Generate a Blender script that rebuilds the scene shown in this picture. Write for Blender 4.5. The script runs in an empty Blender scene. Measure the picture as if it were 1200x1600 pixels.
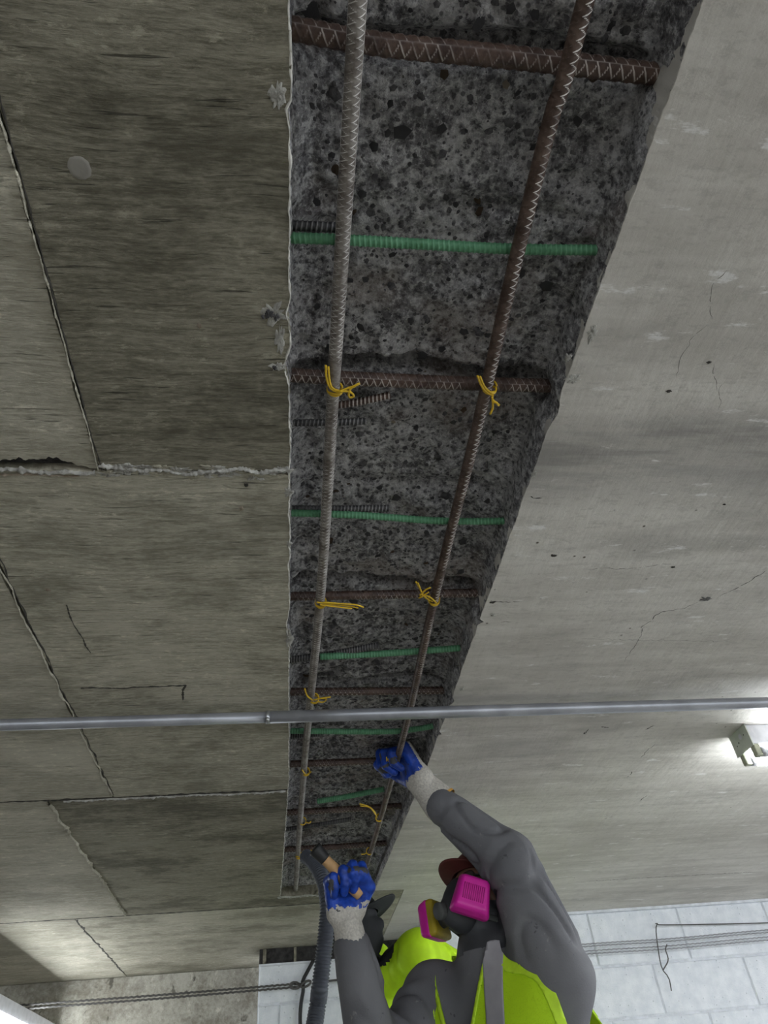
import bpy, bmesh, math, random
import numpy as np
from mathutils import Vector, Matrix, noise as mnoise

random.seed(7); RNG = np.random.default_rng(7)
scene = bpy.context.scene
COL = scene.collection

# ------------------------------------------------------------------ camera
CAM = np.array([0.0, 0.0, 1.6]); F = 1090.0; ZC = 2.34          # ceiling soffit height
_y = np.array([-150, 1000, F]); _y = _y / np.linalg.norm(_y)      # world Y seen from the camera (right, down, forward)
_a = .0085; _x = np.array([1, _a, (150 - 1000 * _a) / F]); _x = _x / np.linalg.norm(_x)
_z = np.cross(_x, _y)
RW = np.array([_x, _y, _z])                                       # camera (right, down, forward) -> world
cam_d = bpy.data.cameras.new('camera'); cam = bpy.data.objects.new('camera', cam_d); COL.objects.link(cam)
m = Matrix.Identity(4)
for i in range(3):
    m[i][0] = RW[i, 0]; m[i][1] = -RW[i, 1]; m[i][2] = -RW[i, 2]; m[i][3] = CAM[i]
cam.matrix_world = m
cam_d.sensor_fit = 'VERTICAL'; cam_d.sensor_height = 24.0; cam_d.lens = 24.0 * F / 1600.0
cam_d.clip_start = .02; cam_d.clip_end = 100
scene.camera = cam

def PZ(x, y, z=ZC):                                               # photo pixel -> point on a level plane of the place
    r = RW @ np.array([x - 600, y - 800, F]); return CAM + r * ((z - CAM[2]) / r[2])
def PY(x, y, Y):                                                  # photo pixel -> point on an upright plane of the place
    r = RW @ np.array([x - 600, y - 800, F]); return CAM + r * (Y / r[1])
def PD(x, y, d):                                                  # photo pixel -> point at a given depth
    return CAM + RW @ (np.array([x - 600, y - 800, F]) * (d / F))

# ------------------------------------------------------------------ world, exposure
w = bpy.data.worlds.new('world'); scene.world = w; w.use_nodes = True
w.node_tree.nodes['Background'].inputs[0].default_value = (.88, .94, 1.0, 1)
w.node_tree.nodes['Background'].inputs[1].default_value = .80
scene.view_settings.view_transform = 'Standard'; scene.view_settings.look = 'None'
scene.view_settings.gamma = 1.0; scene.view_settings.use_curve_mapping = False
scene.view_settings.exposure = 1.55
TUBE_POWER = 22.0
scene.cycles.max_bounces = 5; scene.cycles.diffuse_bounces = 4; scene.cycles.glossy_bounces = 2; scene.cycles.transmission_bounces = 2
scene.cycles.caustics_reflective = False; scene.cycles.caustics_refractive = False

# ------------------------------------------------------------------ mesh helpers
def tag(o, label=None, cat=None, group=None, kind=None):
    if label: o['label'] = label
    if cat: o['category'] = cat
    if group: o['group'] = group
    if kind: o['kind'] = kind
    return o
def empty(name, loc):
    o = bpy.data.objects.new(name, None); COL.objects.link(o); o.location = loc; o.empty_display_size = .1
    return o
def adopt(o, parent):
    if parent is not None:
        o.parent = parent
        if parent.type == 'EMPTY': o.matrix_parent_inverse = Matrix.Translation(-Vector(parent.location))
def mesh(name, V, Fc, mats=None, smooth=True):
    me = bpy.data.meshes.new(name)
    V = np.asarray(V, dtype=np.float32)
    if isinstance(Fc, np.ndarray):
        n, k = Fc.shape
        me.vertices.add(len(V)); me.vertices.foreach_set('co', V.ravel())
        me.loops.add(n * k); me.loops.foreach_set('vertex_index', Fc.astype(np.int32).ravel())
        me.polygons.add(n); me.polygons.foreach_set('loop_start', np.arange(0, n * k, k, dtype=np.int32))
        me.update(calc_edges=True)
    else:
        me.from_pydata([tuple(map(float, v)) for v in V], [], Fc)
    if smooth: me.polygons.foreach_set('use_smooth', np.ones(len(me.polygons), dtype=bool))
    for mt in (mats if isinstance(mats, (list, tuple)) else [mats]):
        if mt: me.materials.append(mt)
    return me
def obj(name, V, Fc, mats=None, parent=None, smooth=True):
    o = bpy.data.objects.new(name, mesh(name, V, Fc, mats, smooth)); COL.objects.link(o)
    adopt(o, parent); return o
def attr(o, name, vals):
    a = o.data.attributes.new(name, 'FLOAT', 'POINT'); a.data.foreach_set('value', np.asarray(vals, dtype=np.float32))
def join(parts):
    V = []; Fc = []; n = 0
    for v, f in parts:
        V += [tuple(p) for p in v]; Fc += [tuple(int(i) + n for i in q) for q in f]; n += len(v)
    return V, Fc
def box(x0, x1, y0, y1, z0, z1):
    v = [(x, y, z) for x in (x0, x1) for y in (y0, y1) for z in (z0, z1)]
    f = [(0, 1, 3, 2), (4, 6, 7, 5), (0, 4, 5, 1), (2, 3, 7, 6), (0, 2, 6, 4), (1, 5, 7, 3)]
    return v, f
def bevel(o, wd=.003, seg=2):
    b = o.modifiers.new('bevel', 'BEVEL'); b.width = wd; b.segments = seg; b.limit_method = 'ANGLE'
def prism(poly, z0, z1):                                          # flat polygon with thickness
    n = len(poly)
    v = [(p[0], p[1], z0) for p in poly] + [(p[0], p[1], z1) for p in poly]
    f = [tuple(range(n))[::-1], tuple(range(n, 2 * n))] + [(i, (i + 1) % n, n + (i + 1) % n, n + i) for i in range(n)]
    return v, f

def _hash(ix, iy, iz, seed):
    h = (ix.astype(np.int64) * 374761393 + iy.astype(np.int64) * 668265263 + iz.astype(np.int64) * 1274126177 + seed * 974634541) & 0xffffffff
    h = ((h ^ (h >> 13)) * 1103515245) & 0xffffffff
    h = ((h ^ (h >> 16)) * 2654435761) & 0xffffffff
    return ((h ^ (h >> 15)) & 0xffffff) / float(0xffffff)
def vnoise(P, seed=0):
    P = np.asarray(P, dtype=np.float64)
    if P.ndim == 1: return 1.5 * mnoise.noise(Vector((P[0] + .37, P[1] + .21 + 31.7 * seed, P[2] + .43)))
    i = np.floor(P).astype(np.int64); f = P - i; f = f * f * (3 - 2 * f)
    r = 0
    for dx in (0, 1):
        for dy in (0, 1):
            for dz in (0, 1):
                wgt = (f[..., 0] if dx else 1 - f[..., 0]) * (f[..., 1] if dy else 1 - f[..., 1]) * (f[..., 2] if dz else 1 - f[..., 2])
                r = r + wgt * _hash(i[..., 0] + dx, i[..., 1] + dy, i[..., 2] + dz, seed)
    return r * 2 - 1
def fbm(P, oct=4, seed=0):
    P = np.asarray(P, dtype=np.float64); r = 0; a = 1
    for k in range(oct):
        r = r + a * vnoise(P * 2 ** k + 17.3 * k, seed + k); a *= .5
    return r

def smooth_path(pts, ds):
    pts = np.asarray(pts, dtype=float)
    if len(pts) == 2:
        dense = np.linspace(pts[0], pts[1], 60)
    else:
        q = np.vstack([2 * pts[0] - pts[1], pts, 2 * pts[-1] - pts[-2]]); dense = []
        for i in range(1, len(q) - 2):
            t = np.linspace(0, 1, 24, endpoint=False)[:, None]
            a, b, c, d = q[i - 1], q[i], q[i + 1], q[i + 2]
            dense.append(.5 * (2 * b + (c - a) * t + (2 * a - 5 * b + 4 * c - d) * t ** 2 + (3 * b - a - 3 * c + d) * t ** 3))
        dense = np.vstack(dense + [pts[-1:]])
    L = np.concatenate([[0], np.cumsum(np.linalg.norm(np.diff(dense, axis=0), axis=1))])
    if callable(ds):
        s = [0.0]
        while s[-1] < L[-1]: s.append(s[-1] + ds(s[-1]))
        s = np.array(s); s[-1] = L[-1]
    else:
        s = np.linspace(0, L[-1], max(2, int(L[-1] / ds) + 1))
    return np.stack([np.interp(s, L, dense[:, k]) for k in range(3)], 1), s
def sweep(pts, rad, ns=12, ds=.01, up=(0, 0, 1), caps=True, flat=None):
    C, s = smooth_path(pts, ds); T = np.gradient(C, axis=0); T /= np.linalg.norm(T, axis=1)[:, None] + 1e-12
    N = np.zeros_like(C); u = np.asarray(up, float)
    for i in range(len(C)):
        u = u - T[i] * u.dot(T[i]); l = np.linalg.norm(u)
        if l < 1e-6: u = np.cross(T[i], [1, .3, .2]); l = np.linalg.norm(u)
        u = u / l; N[i] = u
    B = np.cross(T, N)
    th = np.linspace(0, 2 * np.pi, ns, endpoint=False)
    S, TH = np.meshgrid(s, th, indexing='ij')
    R = rad(S, TH) if callable(rad) else np.full_like(S, rad)
    ca, sa = np.cos(TH), np.sin(TH)
    if flat: sa = sa * flat
    V = C[:, None] + (R * ca)[..., None] * N[:, None] + (R * sa)[..., None] * B[:, None]
    n = len(C); idx = np.arange(n * ns).reshape(n, ns); nx = np.roll(idx, -1, axis=1)
    Fc = np.stack([idx[:-1], nx[:-1], nx[1:], idx[1:]], -1).reshape(-1, 4)
    V = V.reshape(-1, 3)
    if caps:
        V = np.vstack([V, C[0], C[-1]]); a, b = n * ns, n * ns + 1
        c0 = np.stack([np.full(ns, a), nx[0], idx[0], idx[0]], -1); c1 = np.stack([np.full(ns, b), idx[-1], nx[-1], nx[-1]], -1)
        return V, [tuple(q) for q in Fc.tolist()] + [tuple(q[:3]) for q in c0.tolist()] + [tuple(q[:3]) for q in c1.tolist()], S, TH
    return V, Fc, S, TH

# ------------------------------------------------------------------ signed-distance bodies (smooth continuous figures)
def cap(P, a, b, ra, rb):
    a = np.asarray(a, np.float32); b = np.asarray(b, np.float32); pa = P - a; ba = b - a
    t = np.clip(pa @ ba / ba.dot(ba), 0, 1)
    return np.linalg.norm(pa - t[..., None] * ba, axis=-1) - (ra + (rb - ra) * t)
def ell(P, c, r, axes=None):
    p = P - np.asarray(c, np.float32)
    if axes is not None: p = p @ np.asarray(axes, np.float32).T
    r = np.asarray(r, np.float32); k0 = np.linalg.norm(p / r, axis=-1); k1 = np.linalg.norm(p / (r * r), axis=-1)
    return k0 * (k0 - 1) / (k1 + 1e-9)
def rbox(P, c, h, rr, axes=None):
    p = P - np.asarray(c, np.float32)
    if axes is not None: p = p @ np.asarray(axes, np.float32).T
    q = np.abs(p) - (np.asarray(h, np.float32) - rr)
    return np.linalg.norm(np.maximum(q, 0), axis=-1) + np.minimum(q.max(-1), 0) - rr
def smin(a, b, k):
    h = np.clip(.5 + .5 * (b - a) / k, 0, 1); return b + (a - b) * h - k * h * (1 - h)
def nets(fn, lo, hi, h):                                          # naive surface nets
    ax = [np.arange(lo[i], hi[i] + h, h, dtype=np.float32) for i in range(3)]
    V = np.empty([len(a) for a in ax], np.float32)
    YY, ZZ = np.meshgrid(ax[1], ax[2], indexing='ij')
    for i0 in range(0, len(ax[0]), 16):
        xs = ax[0][i0:i0 + 16]
        P = np.empty((len(xs),) + YY.shape + (3,), np.float32); P[..., 0] = xs[:, None, None]; P[..., 1] = YY; P[..., 2] = ZZ
        V[i0:i0 + 16] = fn(P)
    ins = V < 0; c = ins[:-1, :-1, :-1].astype(np.int8)
    offs = [(i, j, k) for i in (0, 1) for j in (0, 1) for k in (0, 1)]
    n = [s - 1 for s in V.shape]; cnt = np.zeros(n, np.int8)
    for o in offs: cnt += ins[o[0]:n[0] + o[0], o[1]:n[1] + o[1], o[2]:n[2] + o[2]]
    act = np.argwhere((cnt > 0) & (cnt < 8))
    ids = -np.ones(n, np.int64); ids[tuple(act.T)] = np.arange(len(act))
    cv = np.stack([V[act[:, 0] + o[0], act[:, 1] + o[1], act[:, 2] + o[2]] for o in offs], 1)
    O = np.array(offs, float); acc = np.zeros((len(act), 3)); ne = np.zeros(len(act))
    for p in range(8):
        for q in range(p + 1, 8):
            if np.abs(O[p] - O[q]).sum() == 1:
                a, b = cv[:, p], cv[:, q]; x = (a < 0) != (b < 0); t = np.where(x, a / np.where(x, a - b, 1), 0)
                acc += np.where(x[:, None], O[p] + t[:, None] * (O[q] - O[p]), 0); ne += x
    W = (act + acc / ne[:, None]) * h + np.array([a[0] for a in ax])
    Q = []
    for d in range(3):
        a, b = [(1, 2), (2, 0), (0, 1)][d]
        s0 = [slice(None)] * 3; s1 = [slice(None)] * 3; s0[d] = slice(0, -1); s1[d] = slice(1, None)
        e = np.argwhere(ins[tuple(s0)] != ins[tuple(s1)])
        e = e[(e[:, a] > 0) & (e[:, b] > 0) & (e[:, a] < n[a]) & (e[:, b] < n[b])]
        if not len(e): continue
        fl = ins[tuple(e.T)]; q = []
        for da, db in ((1, 1), (0, 1), (0, 0), (1, 0)):
            g = e.copy(); g[:, a] -= da; g[:, b] -= db; q.append(ids[tuple(g.T)])
        q = np.stack(q, 1); q[~fl] = q[~fl][:, ::-1]; Q.append(q)
    return W, np.vstack(Q)
def normals(V, Fq):
    a, b, c = V[Fq[:, 0]], V[Fq[:, 1]], V[Fq[:, 2]]; nf = np.cross(b - a, c - a)
    if Fq.shape[1] == 4: nf = nf + np.cross(c - a, V[Fq[:, 3]] - a)
    N = np.zeros_like(V)
    for k in range(Fq.shape[1]): np.add.at(N, Fq[:, k], nf)
    return N / (np.linalg.norm(N, axis=1)[:, None] + 1e-12)
def clip(V, T, s):                                                # keep the part of a triangle mesh where s > 0, cut cleanly
    V = [tuple(v) for v in V]; S = list(s); out = []; cut = {}
    def mid(i, j):
        k = (min(i, j), max(i, j))
        if k not in cut:
            t = S[i] / (S[i] - S[j]); V.append(tuple(V[i][n] + t * (V[j][n] - V[i][n]) for n in range(3))); S.append(0.0); cut[k] = len(V) - 1
        return cut[k]
    for t in T:
        p = [i for i in t if S[i] > 0]
        if len(p) == 3: out.append(tuple(t))
        elif p:
            poly = []
            for a in range(3):
                i, j = t[a], t[(a + 1) % 3]
                if S[i] > 0: poly.append(i)
                if (S[i] > 0) != (S[j] > 0): poly.append(mid(i, j))
            for k in range(1, len(poly) - 1): out.append((poly[0], poly[k], poly[k + 1]))
    used = sorted({i for t in out for i in t}); re = {i: n for n, i in enumerate(used)}
    return np.array([V[i] for i in used]).reshape(-1, 3), np.array([[re[i] for i in t] for t in out], dtype=np.int64).reshape(-1, 3)
def tris(Q): return np.vstack([Q[:, [0, 1, 2]], Q[:, [0, 2, 3]]])

# ------------------------------------------------------------------ material helpers
class NT:
    def __init__(s, name):
        s.m = bpy.data.materials.new(name); s.m.use_nodes = True; s.t = s.m.node_tree; s.b = s.t.nodes['Principled BSDF']
        s.co = s.t.nodes.new('ShaderNodeTexCoord').outputs['Object']
    def n(s, kind, **kw):
        nd = s.t.nodes.new(kind)
        for k, v in kw.items():
            if k in ('operation', 'blend_type', 'feature', 'data_type', 'attribute_name', 'interpolation', 'noise_dimensions', 'distance'): setattr(nd, k, v)
            else: s.put(nd.inputs[k.replace('_', ' ')], v)
        return nd
    def put(s, sock, v):
        if hasattr(v, 'is_output'): s.t.links.new(v, sock)
        elif isinstance(v, (tuple, list)) and sock.type == 'RGBA' and len(v) == 3: sock.default_value = (*v, 1)
        else: sock.default_value = v
    def map(s, sc=(1, 1, 1), loc=(0, 0, 0), rot=(0, 0, 0), co=None):
        return s.n('ShaderNodeMapping', Vector=co or s.co, Scale=sc, Location=loc, Rotation=rot).outputs[0]
    def noise(s, scale=5, detail=4, rough=.5, co=None, dist=0):
        return s.n('ShaderNodeTexNoise', Vector=co or s.co, Scale=scale, Detail=detail, Roughness=rough, Distortion=dist).outputs['Fac']
    def vor(s, scale, co=None, feature='F1', rnd=1.0):
        return s.n('ShaderNodeTexVoronoi', feature=feature, Vector=co or s.co, Scale=scale, Randomness=rnd)
    def ramp(s, fac, lo, hi, a=0.0, b=1.0):
        nd = s.n('ShaderNodeMapRange', Value=fac); nd.interpolation_type = 'SMOOTHSTEP'
        nd.inputs['From Min'].default_value = lo; nd.inputs['From Max'].default_value = hi
        nd.inputs['To Min'].default_value = a; nd.inputs['To Max'].default_value = b
        return nd.outputs[0]
    def mix(s, f, a, b, mode='MIX'):
        nd = s.t.nodes.new('ShaderNodeMixRGB'); nd.blend_type = mode
        s.put(nd.inputs[0], f); s.put(nd.inputs[1], a); s.put(nd.inputs[2], b); return nd.outputs[0]
    def math(s, op, a, b=0.0):
        nd = s.t.nodes.new('ShaderNodeMath'); nd.operation = op; s.put(nd.inputs[0], a); s.put(nd.inputs[1], b); return nd.outputs[0]
    def attr(s, name): return s.n('ShaderNodeAttribute', attribute_name=name).outputs['Fac']
    def sep(s, co=None): return s.n('ShaderNodeSeparateXYZ', Vector=co or s.co).outputs
    def bump(s, h, dist=.002, strength=1.0, nrm=None):
        nd = s.n('ShaderNodeBump', Height=h, Distance=dist, Strength=strength)
        if nrm: s.put(nd.inputs['Normal'], nrm)
        return nd.outputs[0]
    def done(s, col, rough=.8, metal=0.0, nrm=None, spec=.3):
        s.put(s.b.inputs['Base Color'], col); s.put(s.b.inputs['Roughness'], rough); s.put(s.b.inputs['Metallic'], metal)
        s.b.inputs['Specular IOR Level'].default_value = spec
        if nrm: s.put(s.b.inputs['Normal'], nrm)
        return s.m
def plain(name, col, rough=.6, metal=0.0, spec=.4, var=.12, scale=30, bump=.0):
    t = NT(name); n = t.noise(scale, 4)
    c = t.mix(t.ramp(n, .3, .7), tuple(v * (1 - var) for v in col), tuple(min(1, v * (1 + var)) for v in col))
    return t.done(c, rough, metal, t.bump(n, bump) if bump else None, spec)

def formed(name, dark, light, seed, dirt):                        # board-formed concrete, grain along X
    t = NT(name)
    co = t.map((1, 1, 1), (seed * 3.1, seed * 1.7, 0))
    warp = t.noise(3.0, 2, co=co)
    cw = t.n('ShaderNodeVectorMath', operation='ADD')
    t.put(cw.inputs[0], co); v = t.n('ShaderNodeCombineXYZ', Y=t.math('MULTIPLY', warp, .045)); t.put(cw.inputs[1], v.outputs[0])
    g1 = t.noise(1, 4, .70, co=t.map((9, 110, 9), co=cw.outputs[0]))
    g2 = t.noise(1, 4, .70, co=t.map((60, 330, 60), co=cw.outputs[0]))
    blot = t.noise(5.0, 6, .72, co=t.map((.8, 1.3, 1), co=co)); big = t.noise(1.5, 2, .5, co=co)
    k = t.math('ADD', t.math('MULTIPLY', g1, .34), t.math('ADD', t.math('MULTIPLY', g2, .42), t.math('ADD', t.math('MULTIPLY', blot, .42), t.math('MULTIPLY', big, .22))))
    c = t.mix(t.ramp(k, .54, .84), dark, light)
    c = t.mix(t.math('MULTIPLY', t.ramp(blot, .50, .38), dirt), c, tuple(v * .66 for v in dark))
    lait = t.math('MULTIPLY', t.ramp(t.noise(1, 5, .78, co=t.map((30, 75, 16), (1, 2, 0), co=cw.outputs[0])), .55, .64), t.ramp(blot, .42, .58))
    c = t.mix(t.math('MULTIPLY', lait, .55), c, tuple(v * 1.5 for v in light))
    slit = t.ramp(t.noise(1, 3, .6, co=t.map((11, 190, 9), (4, 7, 0), co=cw.outputs[0])), .365, .30)
    c = t.mix(t.math('MULTIPLY', slit, .75), c, tuple(v * .30 for v in dark))
    h = t.math('ADD', t.math('MULTIPLY', g1, .7), t.math('SUBTRACT', t.math('MULTIPLY', g2, .8), t.math('MULTIPLY', slit, .5)))
    return t.done(c, .88, 0, t.bump(h, .004, 1.0), .2)
M = {}
M['formed'] = formed('formed_concrete', (.122, .112, .080), (.335, .312, .242), 1, .40)
M['formed2'] = formed('formed_concrete_grey', (.225, .210, .158), (.520, .490, .395), 4, .25)
M['formed_pale'] = formed('formed_concrete_pale', (.310, .288, .224), (.570, .540, .445), 2, .12)
M['wall_formed'] = formed('formed_concrete_wall', (.22, .20, .16), (.46, .44, .38), 3, .3)

def slab_mat():
    t = NT('skim_coated_slab')
    big = t.noise(1.7, 4, .6); strk = t.noise(1, 4, .65, co=t.map((3.0, 22, 2))); strk2 = t.noise(1, 4, .6, co=t.map((34, 6, 5), rot=(0, 0, .55)))
    k = t.math('ADD', t.math('MULTIPLY', big, .5), t.math('ADD', t.math('MULTIPLY', strk, .38), t.math('MULTIPLY', strk2, .07)))
    c = t.mix(t.ramp(k, .34, .60), (.46, .436, .392), (.64, .615, .565))
    y = t.sep()[1]                                                 # the grey smear left between two form sheets
    yw = t.math('ADD', y, t.math('MULTIPLY', t.noise(2.5, 3), .16))
    band = t.math('MULTIPLY', t.ramp(yw, .66, .74), t.ramp(yw, .90, .76))
    c = t.mix(t.math('MULTIPLY', band, t.ramp(strk, .35, .6, .25, .85)), c, (.235, .225, .21))
    dk = t.ramp(t.noise(1, 4, .6, co=t.map((1.6, 5, 1), rot=(0, 0, .7))), .56, .70)
    c = t.mix(t.math('MULTIPLY', dk, .42), c, (.27, .257, .232))
    fn_ = t.noise(1, 5, .75, co=t.map((40, 90, 40))); c = t.mix(t.math('MULTIPLY', t.ramp(fn_, .5, .36), .30), c, (.30, .285, .255))
    wh = t.ramp(t.noise(1, 5, .75, co=t.map((7, 24, 9), (3, 1, 0))), .60, .68)
    c = t.mix(t.math('MULTIPLY', wh, .75), c, (.80, .79, .77))
    pin = t.ramp(t.vor(26, t.map((1, 1, 1), (.3, .2, 0))).outputs['Distance'], .10, .03)
    pin = t.math('MULTIPLY', pin, t.ramp(big, .52, .60))
    c = t.mix(pin, c, (.10, .085, .06))
    h = t.math('ADD', t.math('MULTIPLY', strk2, .7), t.math('ADD', t.math('MULTIPLY', strk, .5), t.math('MULTIPLY', fn_, .5)))
    return t.done(c, .8, 0, t.bump(h, .0022, .8), .25)
M['slab'] = slab_mat()

def matrix_mat():                                                  # freshly chipped concrete inside the trench
    t = NT('chipped_concrete')
    n = t.noise(16, 5, .70); n2 = t.noise(95, 5, .78); v = t.vor(120, t.map((1, 1, 1), (.7, .1, 0)))
    c = t.mix(t.ramp(n, .36, .64), (.205, .199, .205), (.455, .443, .443))
    c = t.mix(t.math('MULTIPLY', t.ramp(n2, .50, .60), .65), c, (.74, .73, .725))
    c = t.mix(t.math('MULTIPLY', t.ramp(n2, .48, .38), .85), c, (.060, .058, .062))
    sand = t.math('MULTIPLY', t.ramp(v.outputs['Distance'], .40, .22), t.ramp(t.sep(v.outputs['Color'])[0], .60, .65))
    c = t.mix(t.math('MULTIPLY', sand, .75), c, (.080, .076, .080))
    c = t.mix(t.math('MULTIPLY', t.ramp(t.noise(7, 2, co=t.map(loc=(5, 5, 5))), .54, .7), .35), c, (.24, .175, .13))
    h = t.math('ADD', t.math('MULTIPLY', n2, 1.2), t.math('MULTIPLY', n, 1.0))
    return t.done(c, .9, 0, t.bump(h, .008, 1.0), .2)
M['chip'] = matrix_mat()
def stone_mat(name, a, b):
    t = NT(name); n = t.noise(120, 5, .65); o = t.n('ShaderNodeObjectInfo').outputs['Random']
    c = t.mix(t.ramp(n, .3, .7), a, b); c = t.mix(t.math('MULTIPLY', o, .5), c, tuple(x * .45 for x in a))
    return t.done(c, .75, 0, t.bump(n, .002), .3)
M['stone'] = stone_mat('dark_aggregate', (.038, .036, .040), (.150, .144, .146))
M['stone_brown'] = stone_mat('brown_aggregate', (.075, .045, .025), (.14, .095, .06))
M['stone_tan'] = stone_mat('tan_aggregate', (.28, .22, .16), (.42, .36, .29))
def spall_mat():
    t = NT('broken_pale_concrete'); n = t.noise(60, 6, .7)
    c = t.mix(t.ramp(n, .3, .7), (.25, .24, .215), (.54, .53, .49)); return t.done(c, .9, 0, t.bump(n, .004), .2)
M['spall'] = spall_mat()
M['arris'] = plain('bright_broken_arris', (.62, .60, .55), .9, var=.25, scale=50)
M['crack'] = plain('crack_shadowed_concrete', (.05, .046, .04), .95)
M['hair'] = plain('hairline_crack', (.17, .16, .14), .95)

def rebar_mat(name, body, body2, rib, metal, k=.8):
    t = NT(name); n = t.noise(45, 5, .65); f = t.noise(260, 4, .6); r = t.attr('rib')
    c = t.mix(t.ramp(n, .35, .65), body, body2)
    wr = t.math('MULTIPLY', t.ramp(r, .35, .8), t.ramp(t.noise(14, 4, .65), .36, .56, .05, k))  # pale crests: wear and highlight both put into the colour
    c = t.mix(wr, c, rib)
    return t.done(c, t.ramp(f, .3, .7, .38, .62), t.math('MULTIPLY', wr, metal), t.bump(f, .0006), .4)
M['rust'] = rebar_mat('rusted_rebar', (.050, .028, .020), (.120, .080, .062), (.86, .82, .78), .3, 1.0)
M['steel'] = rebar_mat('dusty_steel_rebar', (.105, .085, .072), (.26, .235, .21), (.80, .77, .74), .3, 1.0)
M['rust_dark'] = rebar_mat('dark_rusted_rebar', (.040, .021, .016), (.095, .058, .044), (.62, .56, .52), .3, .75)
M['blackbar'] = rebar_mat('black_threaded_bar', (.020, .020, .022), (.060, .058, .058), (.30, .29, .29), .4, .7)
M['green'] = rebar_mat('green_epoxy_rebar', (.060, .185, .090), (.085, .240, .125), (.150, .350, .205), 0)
M['yellow'] = plain('yellow_tie_wire_coating', (.72, .46, .02), .4, var=.2)
M['galv'] = plain('galvanised_conduit', (.36, .37, .40), .38, .55, var=.15, scale=14)
M['galv2'] = plain('galvanised_fitting', (.45, .46, .48), .35, .7)
def paint_block():
    t = NT('white_painted_block'); n = t.noise(18, 5, .6); f = t.noise(170, 4, .65); p = t.vor(75)
    c = t.mix(t.ramp(n, .3, .7), (.74, .77, .82), (.87, .89, .93))
    pit = t.math('MULTIPLY', t.ramp(p.outputs['Distance'], .20, .08), t.ramp(t.sep(p.outputs['Color'])[0], .70, .75))
    c = t.mix(t.math('MULTIPLY', pit, .5), c, (.32, .33, .36))
    return t.done(c, .6, 0, t.bump(t.math('SUBTRACT', f, pit), .003), .35)
M['block'] = paint_block()
M['mortar'] = plain('painted_mortar', (.68, .70, .74), .8, bump=.003)
M['dark_gap'] = plain('grout_and_void_shade', (.035, .033, .032), .95, var=.5, scale=40, bump=.01)
M['floor'] = plain('concrete_floor', (.52, .50, .47), .8, var=.2, scale=3)
M['fix'] = plain('fixture_enamel', (.50, .53, .46), .45, var=.08)
M['fix2'] = plain('fixture_channel_enamel', (.62, .62, .66), .45, var=.08)
M['socket'] = plain('lamp_socket', (.42, .43, .32), .5)
M['hole'] = plain('punched_hole', (.03, .03, .03), .9)
def emit(name, col, st):
    t = NT(name); t.b.inputs['Base Color'].default_value = (.8, .8, .8, 1)
    t.b.inputs['Emission Color'].default_value = (*col, 1); t.b.inputs['Emission Strength'].default_value = st; return t.m
M['tube'] = emit('lit_fluorescent_tube', (.90, .96, 1.0), TUBE_POWER)
M['cap_end'] = plain('lamp_end_cap', (.55, .56, .58), .35, .7)
M['wire'] = plain('dirty_steel_wire', (.10, .095, .09), .6, .3)
M['wire_pale'] = plain('pale_twisted_wire', (.30, .30, .32), .6)
M['blackcable'] = plain('black_cable', (.025, .024, .024), .6)
def jacket():
    t = NT('grey_softshell_jacket'); n = t.noise(240, 4, .6); d = t.noise(9, 6, .7)
    c = t.mix(t.ramp(t.noise(6, 3), .35, .65), (.135, .135, .145), (.175, .175, .185))
    c = t.mix(t.math('MULTIPLY', t.ramp(t.noise(28, 6, .75), .63, .72), .55), c, (.36, .35, .34))
    c = t.mix(t.math('MULTIPLY', t.ramp(t.noise(34, 5, .7, co=t.map(loc=(3, 8, 2))), .64, .70), .6), c, (.03, .03, .033))
    return t.done(c, .8, 0, t.bump(n, .0006), .25)
M['jacket'] = jacket()
M['trousers'] = plain('dark_work_trousers', (.03, .032, .04), .85)
M['boot'] = plain('brown_leather_boot', (.08, .05, .03), .6)
M['skin'] = plain('skin', (.22, .115, .075), .5, var=.15)
M['eye'] = plain('dark_eye', (.02, .015, .012), .2)
def hivis(name, col, mesh_scale):
    t = NT(name); v = t.vor(mesh_scale); h = t.ramp(v.outputs['Distance'], .15, .4)
    c = t.mix(t.math('MULTIPLY', t.ramp(v.outputs['Distance'], .22, .12), .35), col, tuple(x * .35 for x in col))
    return t.done(c, .7, 0, t.bump(h, .001, .6), .3)
M['lime'] = hivis('lime_hi_vis_mesh', (.46, .72, .012), 330)
M['limetrim'] = plain('lime_edge_binding', (.52, .78, .03), .6)
M['limejacket'] = plain('lime_hi_vis_cloth', (.55, .86, .015), .7, var=.06)
M['refl'] = plain('grey_reflective_tape', (.36, .35, .37), .45, .1, var=.06)
M['glove_blue'] = plain('blue_latex_coating', (.012, .055, .36), .45, var=.35, scale=60, bump=.002)
M['glove_knit'] = plain('off_white_glove_knit', (.52, .49, .44), .9, var=.15, scale=200, bump=.002)
M['glove_worn'] = plain('worn_grey_glove_coating', (.06, .06, .065), .7)
M['hem'] = plain('orange_glove_hem', (.55, .29, .06), .8)
M['rubber'] = plain('dark_grey_mask_rubber', (.045, .047, .052), .5, bump=.001)
M['rubber2'] = plain('grey_mask_strap', (.09, .095, .09), .7)
M['pink'] = plain('magenta_filter_plastic', (.62, .018, .33), .38, var=.06)
M['pink_dark'] = plain('magenta_filter_grille', (.40, .010, .20), .5, var=.1)
M['yel_band'] = plain('olive_yellow_cartridge_band', (.36, .27, .02), .5)
M['redcap'] = plain('dark_red_cap_cloth', (.105, .022, .018), .7, bump=.001)
M['blackcap'] = plain('black_cap_cloth', (.018, .019, .022), .75)
M['hose'] = plain('grey_ribbed_hose_plastic', (.075, .082, .10), .5, var=.1)
M['wood'] = plain('pale_wooden_handle', (.55, .33, .15), .6, var=.2)
M['blackgrip'] = plain('black_tool_ferrule', (.02, .02, .02), .5)
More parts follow.
